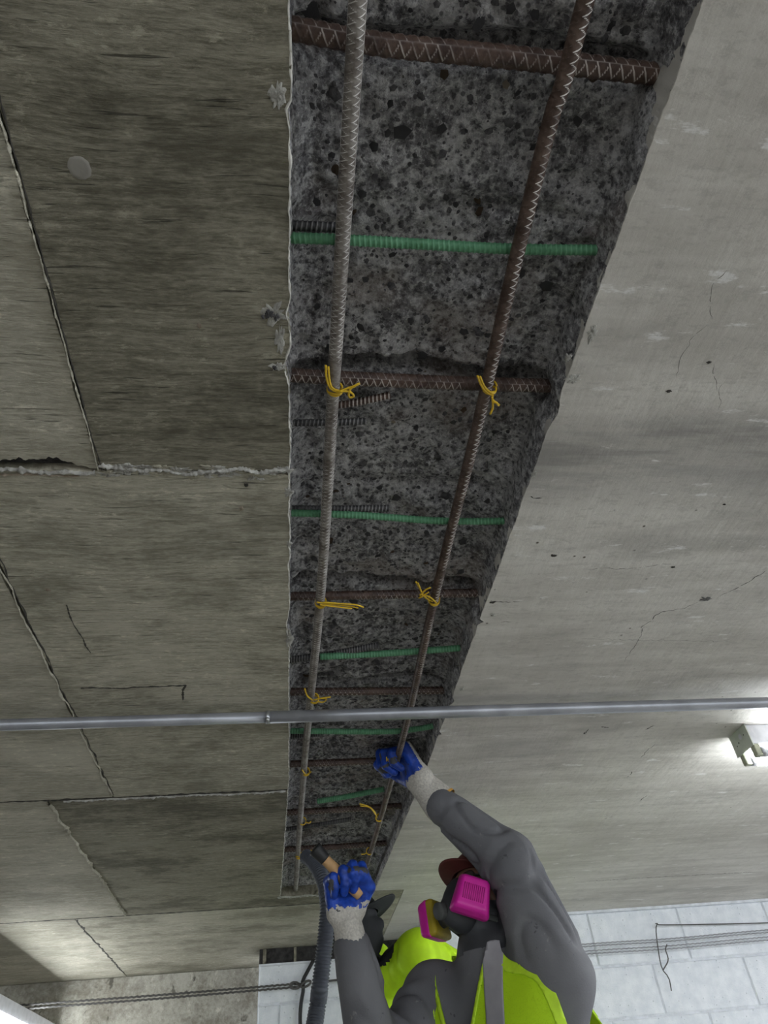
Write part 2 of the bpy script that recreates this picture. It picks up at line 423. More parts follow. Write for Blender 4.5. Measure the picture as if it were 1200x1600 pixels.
M['metal'] = plain('brushed_metal', (.5, .5, .5), .35, .9)
M['plank'] = plain('grey_work_platform', (.25, .24, .22), .8)

# ================================================================== STRUCTURE
XL, XR, TY0, TY1 = -.006, .363, -.55, 3.045                        # the chipped trench: left and right edge, near and far end
def xl(y): return XL + .0014 * vnoise(np.array([y * 34, 1.5, 0])) + .0010 * vnoise(np.array([y * 120, 9.5, 0])) + (-.03 * max(0, (y - 1.9)) / 1.1) \
    - .004 * math.exp(-((y - .243) / .010) ** 2) - .005 * math.exp(-((y - .462) / .012) ** 2) - .006 * math.exp(-((y - .54) / .02) ** 2) - .005 * math.exp(-((y - 1.14) / .03) ** 2)
def xr(y): return XR + .0012 * vnoise(np.array([y * 22, 4.5, 0])) + .0006 * vnoise(np.array([y * 110, 6.5, 0])) - .03 * max(0, (y - 1.9)) / 1.1 \
    + .005 * math.exp(-((y - .60) / .02) ** 2) + .010 * math.exp(-((y - 1.13) / .006) ** 2) + .008 * math.exp(-((y - 1.46) / .015) ** 2) + .008 * math.exp(-((y - 1.63) / .008) ** 2)
YS = np.concatenate([np.arange(TY0, 1.2, .004), np.arange(1.2, TY1, .008), [TY1]])

ceil_v, ceil_f = box(-5.0, 6.5, -5.0, 5.2, ZC + .16, ZC + .40)
ceiling = tag(obj('ceiling', ceil_v, ceil_f, M['chip'], smooth=False), 'concrete garage ceiling with a chipped-out repair trench', kind='structure')

def jit(p, q, seed, n=60, a=.003):
    t = np.linspace(0, 1, n)
    d = np.array(q) - np.array(p); nn = np.array([-d[1], d[0]]) / np.linalg.norm(d)
    return [tuple(np.array(p) + d * k + nn * a * (vnoise(np.array([k * 14 * np.linalg.norm(d), seed, .5])) if 0 < k < 1 else 0)) for k in t]
ROWY = [-3.0, -.49, .728, 1.955, 3.185, 4.60]
SPL = [-.10, -.275, -.472, -.640, -.835]
MATB = ['formed', 'formed', 'formed2', 'formed', 'formed2']
for r in range(5):
    y0, y1, sx = ROWY[r], ROWY[r + 1], SPL[r]
    g = .0022
    # sheet next to the trench
    ys = [y for y in YS if y0 + g < y < y1 - g]
    if r == 0: right = [(XL, y0 + g), (XL, -.56), (XL, y1 - g)]
    elif r == 4: right = [(.45, y0 + g), (.45, y1)]
    elif r == 3: right = [(xl(y), y) for y in ys] + [(xl(TY1), TY1), (.45, TY1 + .01), (.45, y1 - g)]
    else: right = [(xl(y), y) for y in ys]
    poly = jit((sx + g, y0 + g), (right[0][0], y0 + g), 2.5 + r)[:-1] + right + jit((right[-1][0], y1 - g), (sx + g, y1 - g), 5.5 + r)[1:-1] + jit((sx + g, y1 - g), (sx + g, y0 + g), 8.5 + r)[:-1]
    o = obj('formed_panel', *prism(poly, ZC, ZC + .16), M[MATB[r]], ceiling, smooth=False)
    x = sx
    for k, wd in enumerate((1.22, 2.44, 2.0)):  # the last sheet is out of view, added to block light
        x1 = max(-5.0, x - wd); dz = 0.0
        far = [(x - g, y1 - g)]
        if r == 1 and k == 0:                                      # honeycombed void where the sheet meets the next one
            far += [(xx, y1 - g - max(0, min(1, (x - .012 - xx) * 60) * (.012 + .012 * vnoise(np.array([xx * 38, 3.3, 0])) + .005 * vnoise(np.array([xx * 150, 5.3, 0]))))) for xx in np.arange(x - .012, x - .50, -.0025)]
        poly = jit((x1 + g, y0 + g), (x - g, y0 + g), 3.5 + r + k)[:-1] + jit((x - g, y0 + g), (x - g, y1 - g), 7.1 + r + k)[:-1] + far + [(x1 + g, y1 - g)]
        obj('formed_panel', *prism(poly, ZC + dz, ZC + .16), M['formed_pale' if k == 0 else 'formed'], ceiling, smooth=False)
        x = x1
        if x <= -5: break
# right-hand slab: one skim-coated soffit
poly = [(XR, -5), (6.5, -5), (6.5, 5.2), (.452, 5.2), (.452, TY1 + .01), (xr(TY1), TY1)] + [(xr(y), y) for y in YS[::-1][1:]]
obj('slab_soffit', *prism(poly, ZC, ZC + .16), M['slab'], ceiling, smooth=False)
obj('formed_panel', *prism([(XL, -5), (XR, -5), (XR, TY0 - .01), (XL, TY0 - .01)], ZC, ZC + .16), M['formed'], ceiling, smooth=False)

# trench lining -------------------------------------------------------------
TBARS = [.189, .583, 1.090, 1.478, 1.535, 1.868, 2.235, 2.40, 2.595, 2.80]
ZT = 2.412
def zfun(x, y):
    P = np.stack([x, y, np.zeros_like(x)], -1)
    d = .0085 * fbm(P * 11, 3, 3) + .0055 * fbm(P * 55, 3, 8) + .010 * vnoise(P * np.array([2.0, 6.5, 1]), 21)
    z = ZT + d
    for k, b in enumerate(TBARS):
        c = b + .006 * np.sin(x * 19 + k * 2.1); z = z + (.030 if k not in (4, 7, 9) else .022) * np.exp(-((y - c - .004) / .0135) ** 4)
    for gy in (.350, .822, 1.262, 1.64, 2.06): z = z + .006 * np.exp(-((y - gy) / .012) ** 2)
    return z
TYS = np.concatenate([np.arange(TY0, 0, .010), np.arange(0, 1.3, .003), np.arange(1.3, TY1, .005), [TY1]])
NL, NF, NR = 14, 112, 18
Ls = np.array([xl(y) for y in TYS]); Rs = np.array([xr(y) for y in TYS])
rows = []
u = np.linspace(0, 1, NF)
Xf = Ls[:, None] + .004 + (Rs - Ls - .010)[:, None] * u[None]; Yf = np.repeat(TYS[:, None], NF, 1); Zf = zfun(Xf, Yf)
edge = np.clip(np.minimum(u * 14, (1 - u) * 9), 0, 1); Zf = Zf - (.016 * (1 - edge) ** 2)[None]
endw = np.clip((TY1 - TYS) / .03, 0, 1)[:, None]; Zf = ZC + .02 + (Zf - ZC - .02) * (.35 + .65 * endw)
tl = np.linspace(0, 1, NL, endpoint=False)[None]; Zl = ZC + (Zf[:, :1] - ZC) * tl; Xl = Ls[:, None] + .004 * tl
Pn = np.stack([np.zeros_like(Zl), np.repeat(TYS[:, None], NL, 1), Zl], -1); Xl = Xl - .0035 * np.abs(fbm(Pn * 60, 3, 31)) * np.minimum(1, tl * 8)
tr = np.linspace(1, 0, NR + 1)[None, 1:]; Zr = ZC + (Zf[:, -1:] - ZC) * tr; Xr = Rs[:, None] - .006 * tr
Pn = np.stack([np.ones_like(Zr), np.repeat(TYS[:, None], NR, 1), Zr], -1); Xr = Xr + (.0030 * fbm(Pn * 30, 4, 41)) * np.minimum(1, (1 - np.linspace(1, 0, NR + 1)[None, 1:]) * 0 + np.minimum(tr * 6, 1))
X = np.concatenate([Xl, Xf, Xr], 1); Z = np.concatenate([Zl, Zf, Zr], 1); Y = np.repeat(TYS[:, None], X.shape[1], 1)
GV = np.stack([X, Y, Z], -1); nr, nc = X.shape; idx = np.arange(nr * nc).reshape(nr, nc)
GF = np.stack([idx[:-1, :-1], idx[1:, :-1], idx[1:, 1:], idx[:-1, 1:]], -1).reshape(-1, 4)
trench = obj('repair_trench', GV.reshape(-1, 3), GF, M['chip'], ceiling)
tag(trench, 'chipped-out concrete recess with dark exposed aggregate')
# far and near end of the recess
for (ye, sg, nm) in ((TY1, 1, 0), (TY0, -1, 1)):
    n1, n2 = 60, 16
    xs = np.linspace(xl(ye) - .012, xr(ye) + .012, n1); zs = np.linspace(ZC, ZC + .14, n2)
    XX, ZZ = np.meshgrid(xs, zs, indexing='ij'); YY = ye + sg * (.006 + .009 * (ZZ - ZC) / .07 + .004 * fbm(np.stack([XX * 40, ZZ * 40, np.full_like(XX, ye)], -1), 3, 5) * np.minimum(1, (ZZ - ZC) / .01))
    idx = np.arange(n1 * n2).reshape(n1, n2); q = np.stack([idx[:-1, :-1], idx[1:, :-1], idx[1:, 1:], idx[:-1, 1:]], -1).reshape(-1, 4)
    obj('trench_end_face', np.stack([XX, YY, ZZ], -1).reshape(-1, 3), q if sg > 0 else q[:, ::-1], M['chip'], trench)

# aggregate ------------------------------------------------------------------
def stone_proto(seed):
    bm = bmesh.new(); bmesh.ops.create_icosphere(bm, subdivisions=1, radius=1)
    rr = np.random.default_rng(seed)
    for v in bm.verts:
        v.co *= 1 + rr.uniform(-.30, .22); v.co.z *= 1.0
    kill = [v for v in bm.verts if v.co.z > .35]
    bmesh.ops.delete(bm, geom=kill, context='VERTS')
    me = bpy.data.meshes.new('aggregate_stone'); bm.to_mesh(me); bm.free()
    me.polygons.foreach_set('use_smooth', np.ones(len(me.polygons), dtype=bool)); return me
protos = []
for k in range(8):
    for mt in ('stone', 'stone_brown', 'stone_tan'):
        me = stone_proto(50 + k); me.materials.append(M[mt]); protos.append(me)
def zat(x, y): return float(zfun(np.array([x]), np.array([y]))[0])
placed = []
def ok(x, y, r):
    return all((x - a) ** 2 + (y - b) ** 2 > (r + c) ** 2 * .8 for a, b, c in placed)
tries = 0
while len(placed) < 300 and tries < 6000:
    tries += 1
    y = .10 + 1.55 * random.random() ** 1.25; x = random.uniform(XL + .016, XR - .022)
    r = min(.0135, .0040 * math.exp(random.gauss(.30, .38))) * (1 if y < .8 else 1.15)
    if not ok(x, y, r): continue
    placed.append((x, y, r))
    t = random.random(); mt = 0 if t < .93 else (1 if t < .975 else 2)
    o = bpy.data.objects.new('aggregate_stone', protos[random.randrange(8) * 3 + mt]); COL.objects.link(o); o.parent = trench
    o.location = (x, y, zat(x, y) - .0006); o.rotation_euler = (random.uniform(-.25, .25), random.uniform(-.25, .25), random.uniform(0, 6.28))
    o.scale = (r * random.uniform(.75, 1.25), r * random.uniform(.7, 1.1), r * random.uniform(.30, .45))
small = []
pv = [np.array([v.co for v in protos[k * 3].vertices]) for k in range(8)]; pf = [[tuple(p.vertices) for p in protos[k * 3].polygons] for k in range(8)]
for k in range(3400):
    y = .02 + 2.95 * random.random() ** 1.15; x = random.uniform(XL + .012, XR - .018) - .03 * max(0, y - 1.9) / 1.1
    r = min(.008, .0021 * math.exp(random.gauss(.2, .42))) * (1.0 if y < 1.2 else 1.7)
    a = random.uniform(0, 6.28); s = np.array([r * random.uniform(.8, 1.3), r, r * .45]); q = random.randrange(8)
    v = pv[q] * s; ca, sa = math.cos(a), math.sin(a)
    v = np.stack([v[:, 0] * ca - v[:, 1] * sa + x, v[:, 0] * sa + v[:, 1] * ca + y, v[:, 2]], 1)
    small.append((v, pf[q], x, y))
zz = zfun(np.array([s[2] for s in small]), np.array([s[3] for s in small]))
sv, sf = join([(np.column_stack([s[0][:, :2], s[0][:, 2] + z - .0004]), s[1]) for s, z in zip(small, zz)])
tag(obj('fine_aggregate', sv, sf, M['stone'], trench), kind='stuff')

# broken pale arris along the trench edges, spalls, fins, cracks
def strip(name, pts, wfun, z, mat, parent, seed=1, lift=.0012):     # bumpy strip lying under the soffit along a polyline
    pts = np.asarray(pts, float); T = np.gradient(pts, axis=0); T /= np.linalg.norm(T, axis=1)[:, None] + 1e-9; Nn = np.stack([-T[:, 1], T[:, 0]], 1)
    k = 5; V = []
    for i, p in enumerate(pts):
        wd = wfun(i / max(1, len(pts) - 1), i)
        for j in range(k):
            t = j / (k - 1) * 2 - 1; q = p + Nn[i] * wd * t
            V.append((q[0], q[1], z - lift * (1 - t * t) * (1 + .8 * vnoise(np.array([q[0] * 160, q[1] * 160, seed + .5]))) + .0004))
    n = len(pts); idx = np.arange(n * k).reshape(n, k)
    Fq = np.stack([idx[:-1, :-1], idx[1:, :-1], idx[1:, 1:], idx[:-1, 1:]], -1).reshape(-1, 4)
    return obj(name, V, Fq, mat, parent)
ysE = np.arange(0, TY1, .004)
strip('broken_edge', [(xl(y) - .0008, y) for y in ysE], lambda t, i: .0006 + .0014 * abs(float(vnoise(np.array([i * .31, 2.2, 0])))), ZC, M['arris'], ceiling, 3)
strip('broken_edge', [(xr(y) + .0006, y) for y in ysE], lambda t, i: .0003 + .0012 * max(0, float(vnoise(np.array([i * .11, 7.2, 0])))), ZC, M['slab'], ceiling, 4)
strip('broken_edge', [(x, TY1 + .013 + .004 * math.sin(x * 70)) for x in np.linspace(xl(TY1) - .01, .32, 60)], lambda t, i: .010 + .006 * float(vnoise(np.array([i * .4, 3.2, 0]))), ZC, M['spall'], ceiling, 6, .004)
def spall(name, c, rx, ry, mat, seed, depth=.004, rag=.5):
    n = 40; V = [(c[0], c[1], ZC - .0006)]
    rings = 5
    for k in range(1, rings + 1):
        for j in range(n):
            a = j / n * 2 * math.pi; e = 1 + rag * float(fbm(np.array([math.cos(a) * 2.3, math.sin(a) * 2.3, seed]), 3))
            q = k / rings; h = depth * (1 - q) * .4 * float(vnoise(np.array([math.cos(a) * q * 4, math.sin(a) * q * 4, seed + 9])))
            V.append((c[0] + rx * q * e * math.cos(a), c[1] + ry * q * e * math.sin(a), ZC - .0007 - abs(h) + (.0012 if k == rings else 0)))
    Fc = [(0, 1 + (j + 1) % n, 1 + j) for j in range(n)]
    for k in range(rings - 1):
        for j in range(n): a = 1 + k * n; Fc.append((a + j, a + (j + 1) % n, a + n + (j + 1) % n, a + n + j))
    return obj(name, V, Fc, mat, ceiling)
for px, py, rx, ry in ((434, 150, .008, .011), (429, 490, .014, .014), (437, 530, .006, .020), (434, 573, .010, .006), (451, 770, .006, .010), (452, 1000, .007, .028), (449, 735, .008, .006), (452, 850, .004, .008)):
    p = PZ(px, py); spall('spalled_patch', p, rx, ry, M['spall'], px * .1)
for px, py, r in ((421, 490, .0045), (431, 495, .0042), (429, 574, .003), (411, 495, .002)):
    p = PZ(px, py); spall('exposed_stone', (p[0], p[1]), r, r * 1.3, M['stone'], px * .2, .006).location.z = -.0012
p = PZ(124, 262); spall('plugged_disc', p, .0125, .0125, plain('disc_patch', (.27, .255, .225), .85), 3.3, .0005, .06)
for px, py, rx in ((312, 509, .003), (377, 794, .0035), (75, 922, .004), (385, 758, .003)): spall('pebble_pock', PZ(px, py), rx, rx * 1.3, M['stone_tan'] if px != 385 else M['crack'], px * .3, .002)

for k in range(34):                                                # broken mortar dabs along the rough form joint
    x_ = random.uniform(-.27, -.012); spall('mortar_dab', (x_, .727 + random.gauss(0, .007)), random.uniform(.004, .016), random.uniform(.002, .006), M['spall' if k % 3 else 'formed2'], k * .77, .006, .8)
for px, py, rx, ry in ((925, 520, .006, .012), (897, 592, .009, .008), (888, 560, .004, .006), (835, 740, .004, .006), (770, 960, .004, .005), (722, 1075, .006, .01)):
    spall('spalled_patch', PZ(px, py), rx, ry, M['spall'], px * .13, .004, .7)
def fin(p, q, wd, mat, seed, lift=.002, n=140, amp=.004, wf=.23):
    p, q = np.array(p[:2]), np.array(q[:2]); t = np.linspace(0, 1, n); d = q - p; nn = np.array([-d[1], d[0]]) / np.linalg.norm(d)
    pts = [p + d * k + nn * amp * float(fbm(np.array([k * 16 * np.linalg.norm(d), seed, .5]), 3)) for k in t]
    strip('fin_and_shade_strip', pts, lambda k, i: wd * (.35 + 1.1 * abs(float(fbm(np.array([i * wf, seed, 1.5]), 2)))), ZC - .0005, mat, ceiling, seed, lift)
fin((-.275, .728), (-.006, .722), .0045, M['spall'], 11, .004, 160, .006)
fin((-.60, .735), (-.28, .732), .005, M['spall'], 12, .004)
obj('void_back', *box(-.80, -.276, .68, .726, ZC + .010, ZC + .05), M['dark_gap'], ceiling, smooth=False)  # near-black backing puts the shade inside the void into its colour
fin((-.60, .744), (-.29, .738), .0022, M['stone_tan'], 14, .002)
fin((-.275, .15), (-.275, .728), .0016, M['formed_pale'], 15, .003, 160, .001)
fin((-.272, .15), (-.272, .728), .0014, M['crack'], 25, .001, 160, .001)  # dark strip beside the pale fin, its shadow put in as colour
fin((-.472, .75), (-.472, 1.94), .0028, M['formed_pale'], 16, .003)
fin((-.468, .75), (-.468, 1.94), .0018, M['crack'], 26, .001)  # shadow line of the second fin, also a dark-coloured strip
fin((-1.0, 1.96), (-.01, 1.955), .006, M['crack'], 17, .001, 160, .004)
fin((-.60, 1.965), (-.015, 1.965), .0045, M['spall'], 18, .004, 160, .005)
fin((-.640, 1.98), (-.640, 3.17), .006, M['formed_pale'], 19, .006)
fin((-1.4, 3.185), (.30, 3.185), .006, M['crack'], 20, .001, 160, .003)
fin((-.835, 3.2), (-.835, 4.3), .006, M['crack'], 22, .001)
fin((-.395, 1.06), (-.385, 1.22), .0015, M['crack'], 23, .001, 60, .004)
fin((-.43, 1.36), (-.22, 1.355), .003, M['crack'], 24, .001, 60, .004)
fin((-.215, 1.355), (-.235, 1.42), .0025, M['crack'], 27, .001, 40, .004)

def crack(px, wd, mat, seed):
    pts = np.array([PZ(*p)[:2] for p in px]); L = np.concatenate([[0], np.cumsum(np.linalg.norm(np.diff(pts, axis=0), axis=1))])
    s = np.linspace(0, L[-1], max(12, int(L[-1] / .004))); P = np.stack([np.interp(s, L, pts[:, k]) for k in (0, 1)], 1)
    P = P + .0034 * np.stack([fbm(np.column_stack([s * 80, s * 0 + seed, s * 0]), 3, 1), fbm(np.column_stack([s * 80, s * 0 + seed, s * 0 + 5]), 3, 2)], 1)
    strip('crack', P, lambda t, i: wd * (.15 + min(1, 6 * t, 6 * (1 - t)) * (.5 + abs(float(vnoise(np.array([i * .3, seed, 2])))))), ZC - .0003, mat, ceiling, seed, .0002)
crack([(1200, 890), (1165, 912), (1120, 934)], .0012, M['crack'], 1)
crack([(1098, 938), (1068, 950), (1035, 955), (1006, 978), (1003, 992), (985, 1020), (975, 1034)], .0009, M['crack'], 2)
crack([(1135, 420), (1118, 440), (1106, 468), (1110, 500)], .0007, M['hair'], 3)
crack([(1108, 505), (1080, 530), (1062, 560), (1060, 590)], .0006, M['hair'], 4)
crack([(826, 776), (846, 779)], .0012, M['crack'], 5); crack([(766, 940), (790, 940), (815, 938)], .0016, M['crack'], 6)
crack([(780, 972), (800, 970)], .001, M['hair'], 7); crack([(910, 888), (960, 889), (1010, 886), (1050, 880)], .0007, M['crack'], 8)
crack([(905, 998), (1000, 1000), (1150, 1003)], .0006, M['hair'], 9); crack([(1112, 570), (1116, 590), (1118, 610)], .0006, M['hair'], 10)
crack([(1010, 1140), (1022, 1134)], .0022, M['crack'], 11); crack([(938, 1136), (950, 1137)], .003, M['crack'], 12)
crack([(1000, 1185), (1008, 1175), (1024, 1163)], .0012, M['crack'], 13); crack([(980, 1215), (988, 1205)], .0018, M['crack'], 14)
crack([(998, 1253), (1010, 1243)], .0016, M['crack'], 15); crack([(944, 1280), (957, 1276)], .0014, M['crack'], 16)
crack([(915, 1142), (913, 1146), (918, 1139)], .002, M['crack'], 17); crack([(1125, 600), (1125, 640)], .0005, M['hair'], 18)
crack([(900, 1378), (1000, 1372), (1110, 1366), (1200, 1362)], .004, M['hair'], 19)
for px, py, rx in ((1103, 936, .012), (1108, 566, .0035), (1045, 611, .004), (865, 868, .006), (1052, 886, .004), (770, 941, .006), (1132, 788, .003), (715, 1040, .004)):
    spall('chipped_pock', PZ(px, py), rx, rx * .6, M['crack'] if px != 1103 else plain('grey_pock', (.13, .125, .12), .9), px * .17, .004)

# floor ----------------------------------------------------------------------
tag(obj('floor', *box(-6, 7, -6, 6, -.12, 0), M['floor'], smooth=False), 'bare concrete garage floor', kind='structure')

# far walls --------------------------------------------------------------------
wl = tag(obj('wall_left', *box(-5.0, -.145, 4.40, 4.60, 0, ZC - .002), M['wall_formed'], smooth=False), 'board-marked concrete wall at the far left', kind='structure')
tag(obj('added_side_wall', *box(-5.0, -4.8, -5, 4.40, 0, ZC - .002), M['wall_formed'], smooth=False), 'unseen concrete wall added far left to block light', kind='structure')  # added out of view to cut the light coming from the left
def block_wall(name, x0, x1, Y, offs, label, top):
    wbk = tag(obj(name, *box(x0, x1, Y + .006, Y + .20, 0, top - .004), M['mortar'], smooth=False), label, kind='structure')
    zs = [top, 2.112, 1.915, 1.715, 1.515, 1.315, 1.115, .915, .715, .515, .315, .115, 0]
    cache = {}
    for k in range(len(zs) - 1):
        zt, zb = zs[k] - .004, zs[k + 1] + .004
        if k == 0: zt = top - .012
        x = x0 - .452 + (offs + (k % 2) * .25) % .452
        if name == 'wall_back': x = 1.405 - .452 * 10 if k % 2 == 0 else 1.657 - .452 * 10
        while x < x1:
            a, b = max(x, x0) + .0035, min(x + .452, x1) - .0035
            x += .452
            if b - a < .03: continue
            key = (round(b - a, 3), round(zt - zb, 3))
            if key not in cache:
                hw, hh = key[0] / 2, key[1] / 2; c = .004
                v = [(sx * (hw - d), y, sz * (hh - d)) for (y, d) in ((.02, 0), (.004, 0), (0, c)) for sx, sz in ((-1, -1), (1, -1), (1, 1), (-1, 1))]
                f = [(i + j, i + (j + 1) % 4, i + 4 + (j + 1) % 4, i + 4 + j) for i in (0, 4) for j in range(4)] + [(8, 9, 10, 11)]
                cache[key] = mesh('block', v, [q for q in f], M['block'], smooth=False)
            o = bpy.data.objects.new('block', cache[key]); COL.objects.link(o); o.parent = wbk
            o.location = ((a + b) / 2, Y + random.uniform(-.0008, .0008), (zt + zb) / 2)
    return wbk
wb = block_wall('wall_back', .62, 5.2, 3.64, 0, 'white painted concrete block wall behind the workers', ZC)
wr = block_wall('wall_recess', -.145, .62, 3.95, .30, 'white painted block wall in the recess behind the hose', 2.278)
obj('rough_top_gap', *box(-.145, .62, 3.975, 4.12, 2.274, ZC - .001), M['dark_gap'], wr, smooth=False)
for x0, x1 in ((-.128, -.112), (.02, .032), (.30, .325)): obj('mortar_dab', *box(x0, x1, 3.965, 3.98, 2.274, ZC - .002), M['formed'], wr, smooth=False)
obj('wall_return', *box(.605, .62, 3.645, 3.96, 0, ZC - .004), M['block'], wb, smooth=False)
obj('ceiling_joint', *box(.62, 5.2, 3.628, 3.65, ZC - .012, ZC - .001), M['mortar'], wb, smooth=False)

# ================================================================== THINGS
def rebar(name, pts, r, mat, style, label, group=None, period=.0085, fine=1.2, rib=.11, phase=0.0, wear_shine=(1, .9, .9, 1, .8)):
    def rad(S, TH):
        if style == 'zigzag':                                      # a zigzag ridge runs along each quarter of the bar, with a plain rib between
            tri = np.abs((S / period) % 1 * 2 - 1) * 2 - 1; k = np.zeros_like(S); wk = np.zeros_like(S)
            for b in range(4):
                d = (TH - (b * np.pi / 2 + np.pi / 4 + phase) - tri * .56 + np.pi) % (2 * np.pi) - np.pi; e = np.exp(-(d / .21) ** 2); k = np.maximum(k, e); wk = np.maximum(wk, e * wear_shine[b])
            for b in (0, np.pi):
                d = (TH - b - phase + np.pi) % (2 * np.pi) - np.pi; e = np.exp(-(d / .16) ** 2); k = np.maximum(k, e); wk = np.maximum(wk, e * wear_shine[4])
            rad.k = k; rad.w = wk  # band weights paint worn crests plus a highlight on the camera-facing side
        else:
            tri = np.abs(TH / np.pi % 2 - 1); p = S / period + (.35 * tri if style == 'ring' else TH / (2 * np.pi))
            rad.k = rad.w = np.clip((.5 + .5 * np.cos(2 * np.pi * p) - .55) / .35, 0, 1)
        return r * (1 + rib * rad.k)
    y0 = pts[0][1]
    ds = (lambda s: period / 8 if abs(y0 + (s if abs(pts[-1][1] - y0) > .5 else 0)) < fine else period / 5)
    V, Fc, S, TH = sweep(pts, rad, 30 if style == 'zigzag' else 18, ds, up=(1, 0, 0) if abs(pts[-1][1] - y0) > .5 else (0, -.8, -.6))
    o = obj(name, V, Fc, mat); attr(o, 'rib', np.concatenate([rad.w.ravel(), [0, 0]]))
    tag(o, label, 'rebar', group); return o
def at(pts, z): return [tuple(PZ(x, y, z)) for x, y in pts]
ZB = 2.362
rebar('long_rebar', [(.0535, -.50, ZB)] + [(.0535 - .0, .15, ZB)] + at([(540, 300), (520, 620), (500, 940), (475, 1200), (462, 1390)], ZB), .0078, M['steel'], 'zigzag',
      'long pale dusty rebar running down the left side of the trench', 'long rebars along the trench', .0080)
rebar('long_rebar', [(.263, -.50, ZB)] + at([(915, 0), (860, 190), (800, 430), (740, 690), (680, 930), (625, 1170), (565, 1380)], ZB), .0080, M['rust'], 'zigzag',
      'long rusty rebar on the right side of the trench, gripped by the glove', 'long rebars along the trench', .0095, wear_shine=(1, .5, .2, 1, .5), phase=.3)
G = 'rusty cross bars in the trench'
cross = [
 ([(430, 40), (600, 70), (800, 90), (1075, 122)], .0100, 'rust_dark', 'thick rusty cross rebar nearest the top of the trench, with white zigzag ribs', .0125),
 ([(440, 585), (520, 590), (700, 598), (895, 604)], .0098, 'rust_dark', 'rusty cross rebar with two yellow ties, between the two uppermost green bars', .0110),
 ([(445, 932), (600, 929), (770, 926)], .0085, 'rust_dark', 'rusty cross rebar with a white line, below the second green bar', .0100),
 ([(450, 1081), (600, 1080), (725, 1078)], .0090, 'rust_dark', 'rough brown cross rebar just above the metal conduit', .0110),
 ([(450, 1194), (560, 1190), (690, 1184)], .0092, 'rust_dark', 'rusty cross rebar reaching behind the gripping blue glove', .0110),
 ([(445, 1270), (560, 1263), (660, 1257)], .0092, 'rust_dark', 'dark cross rebar under the short green bar', .0110),
 ([(440, 1328), (540, 1322), (620, 1316)], .0092, 'rust_dark', 'darkest cross rebar close to the far end of the trench', .0110)]
for pts, r, mt, lab, per in cross: rebar('cross_rebar', at(pts, 2.388), r, M[mt], 'zigzag', lab, G, per, 1.3, phase=.2, wear_shine=(1, .3, .3, .7, .55))
G = 'green coated bars in the trench'
for pts, r, lab, z in (
 ([(428, 371), (520, 374), (650, 381), (800, 389), (968, 391)], .0060, 'green coated rebar nearest the top of the trench, the thickest looking', 2.375),
 ([(440, 801), (560, 805), (690, 814), (815, 814)], .0058, 'green coated rebar second from the top, below a short black bar', 2.375),
 ([(500, 1026), (600, 1021), (740, 1011)], .0068, 'green coated rebar third from the top, beside a twisted black bar', 2.376),
 ([(450, 1142), (600, 1143), (650, 1139), (700, 1130)], .0068, 'green coated rebar just below the metal conduit, bent up at its right end', 2.376),
 ([(496, 1252), (545, 1244), (600, 1233)], .0075, 'short slanting green coated bar near the gripping glove', 2.378)):
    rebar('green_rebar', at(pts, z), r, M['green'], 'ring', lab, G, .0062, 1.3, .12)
G = 'short dark bars at the left of the trench'
for pts, r, mt, lab, z in (
 ([(447, 661), (520, 660), (572, 658)], .0050, 'blackbar', 'short black ribbed bar below the upper left yellow tie', 2.384),
 ([(515, 635), (560, 628), (610, 617)], .0050, 'rust_dark', 'short slanting rusty bar stub under the upper left yellow tie', 2.386),
 ([(450, 795), (530, 795), (607, 794)], .0058, 'blackbar', 'short black ribbed bar lying along the second green bar', 2.384),
 ([(452, 1031), (520, 1022), (592, 1008)], .0072, 'blackbar', 'short black twisted bar lying along the third green bar', 2.384),
 ([(440, 352), (490, 354), (535, 356)], .0058, 'blackbar', 'short crusted black bar along the left of the top green bar', 2.388),
 ([(440, 1152), (470, 1149), (500, 1146)], .0072, 'blackbar', 'black bar stub at the left trench edge below the conduit', 2.386),
 ([(440, 1297), (500, 1288), (548, 1280)], .0065, 'blackbar', 'thin black bar stub below the short green bar', 2.386)):
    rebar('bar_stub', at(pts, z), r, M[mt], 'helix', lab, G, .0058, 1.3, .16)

# yellow tie wires ------------------------------------------------------------------
def tie(at_bar, rbar, tails, label, w=.0016, loops=2):
    parts = []; c = np.array(at_bar, float)
    for k in range(loops):                                         # loops around the bar, slightly skewed
        a = np.linspace(0, 2 * np.pi, 15); R = rbar + w * .9
        off = (k - (loops - 1) / 2) * w * 2.2
        pts = np.stack([c[0] + R * np.cos(a), c[1] + off + .35 * R * np.sin(a) * (1 if k % 2 else -1) + .004 * (a / 6.28 - .5), c[2] + R * np.sin(a)], 1)
        parts.append(sweep(pts, w, 6, .002)[:2])
    for t in tails: parts.append(sweep(np.array(t, float), lambda S, TH: w * (1 + .15 * np.sin(S * 900)), 6, .003)[:2])
    v, f = join(parts); tag(obj('tie_wire', v, f, M['yellow']), label, 'wire', 'yellow tie wires on the rebar')
def T(z, *px): return [PZ(x, y, z) for x, y in px]
zf = ZB - .0105
tie(PZ(523, 609, ZB), .0085, [T(zf, (509, 571), (510, 590), (516, 606), (528, 613)), T(zf, (513, 573), (515, 595), (520, 607), (535, 612)), T(zf - .002, (528, 613), (545, 606), (556, 603)), T(zf - .003, (530, 611), (546, 612), (553, 619), (545, 620), (548, 607), (562, 599))],
    'yellow tie wire on the pale rebar with a knotted bow to its right')
tie(PZ(764, 606, ZB), .0088, [T(zf, (746, 587), (752, 602), (762, 614), (771, 618)), T(zf, (750, 588), (757, 604), (766, 613), (772, 615)), T(zf - .002, (769, 620), (770, 636), (766, 647)), T(zf - .002, (769, 624), (776, 630), (780, 633)), T(zf - .003, (770, 630), (775, 628), (779, 634))],
    'yellow tie wire on the rusty rebar with a split tail hanging below')
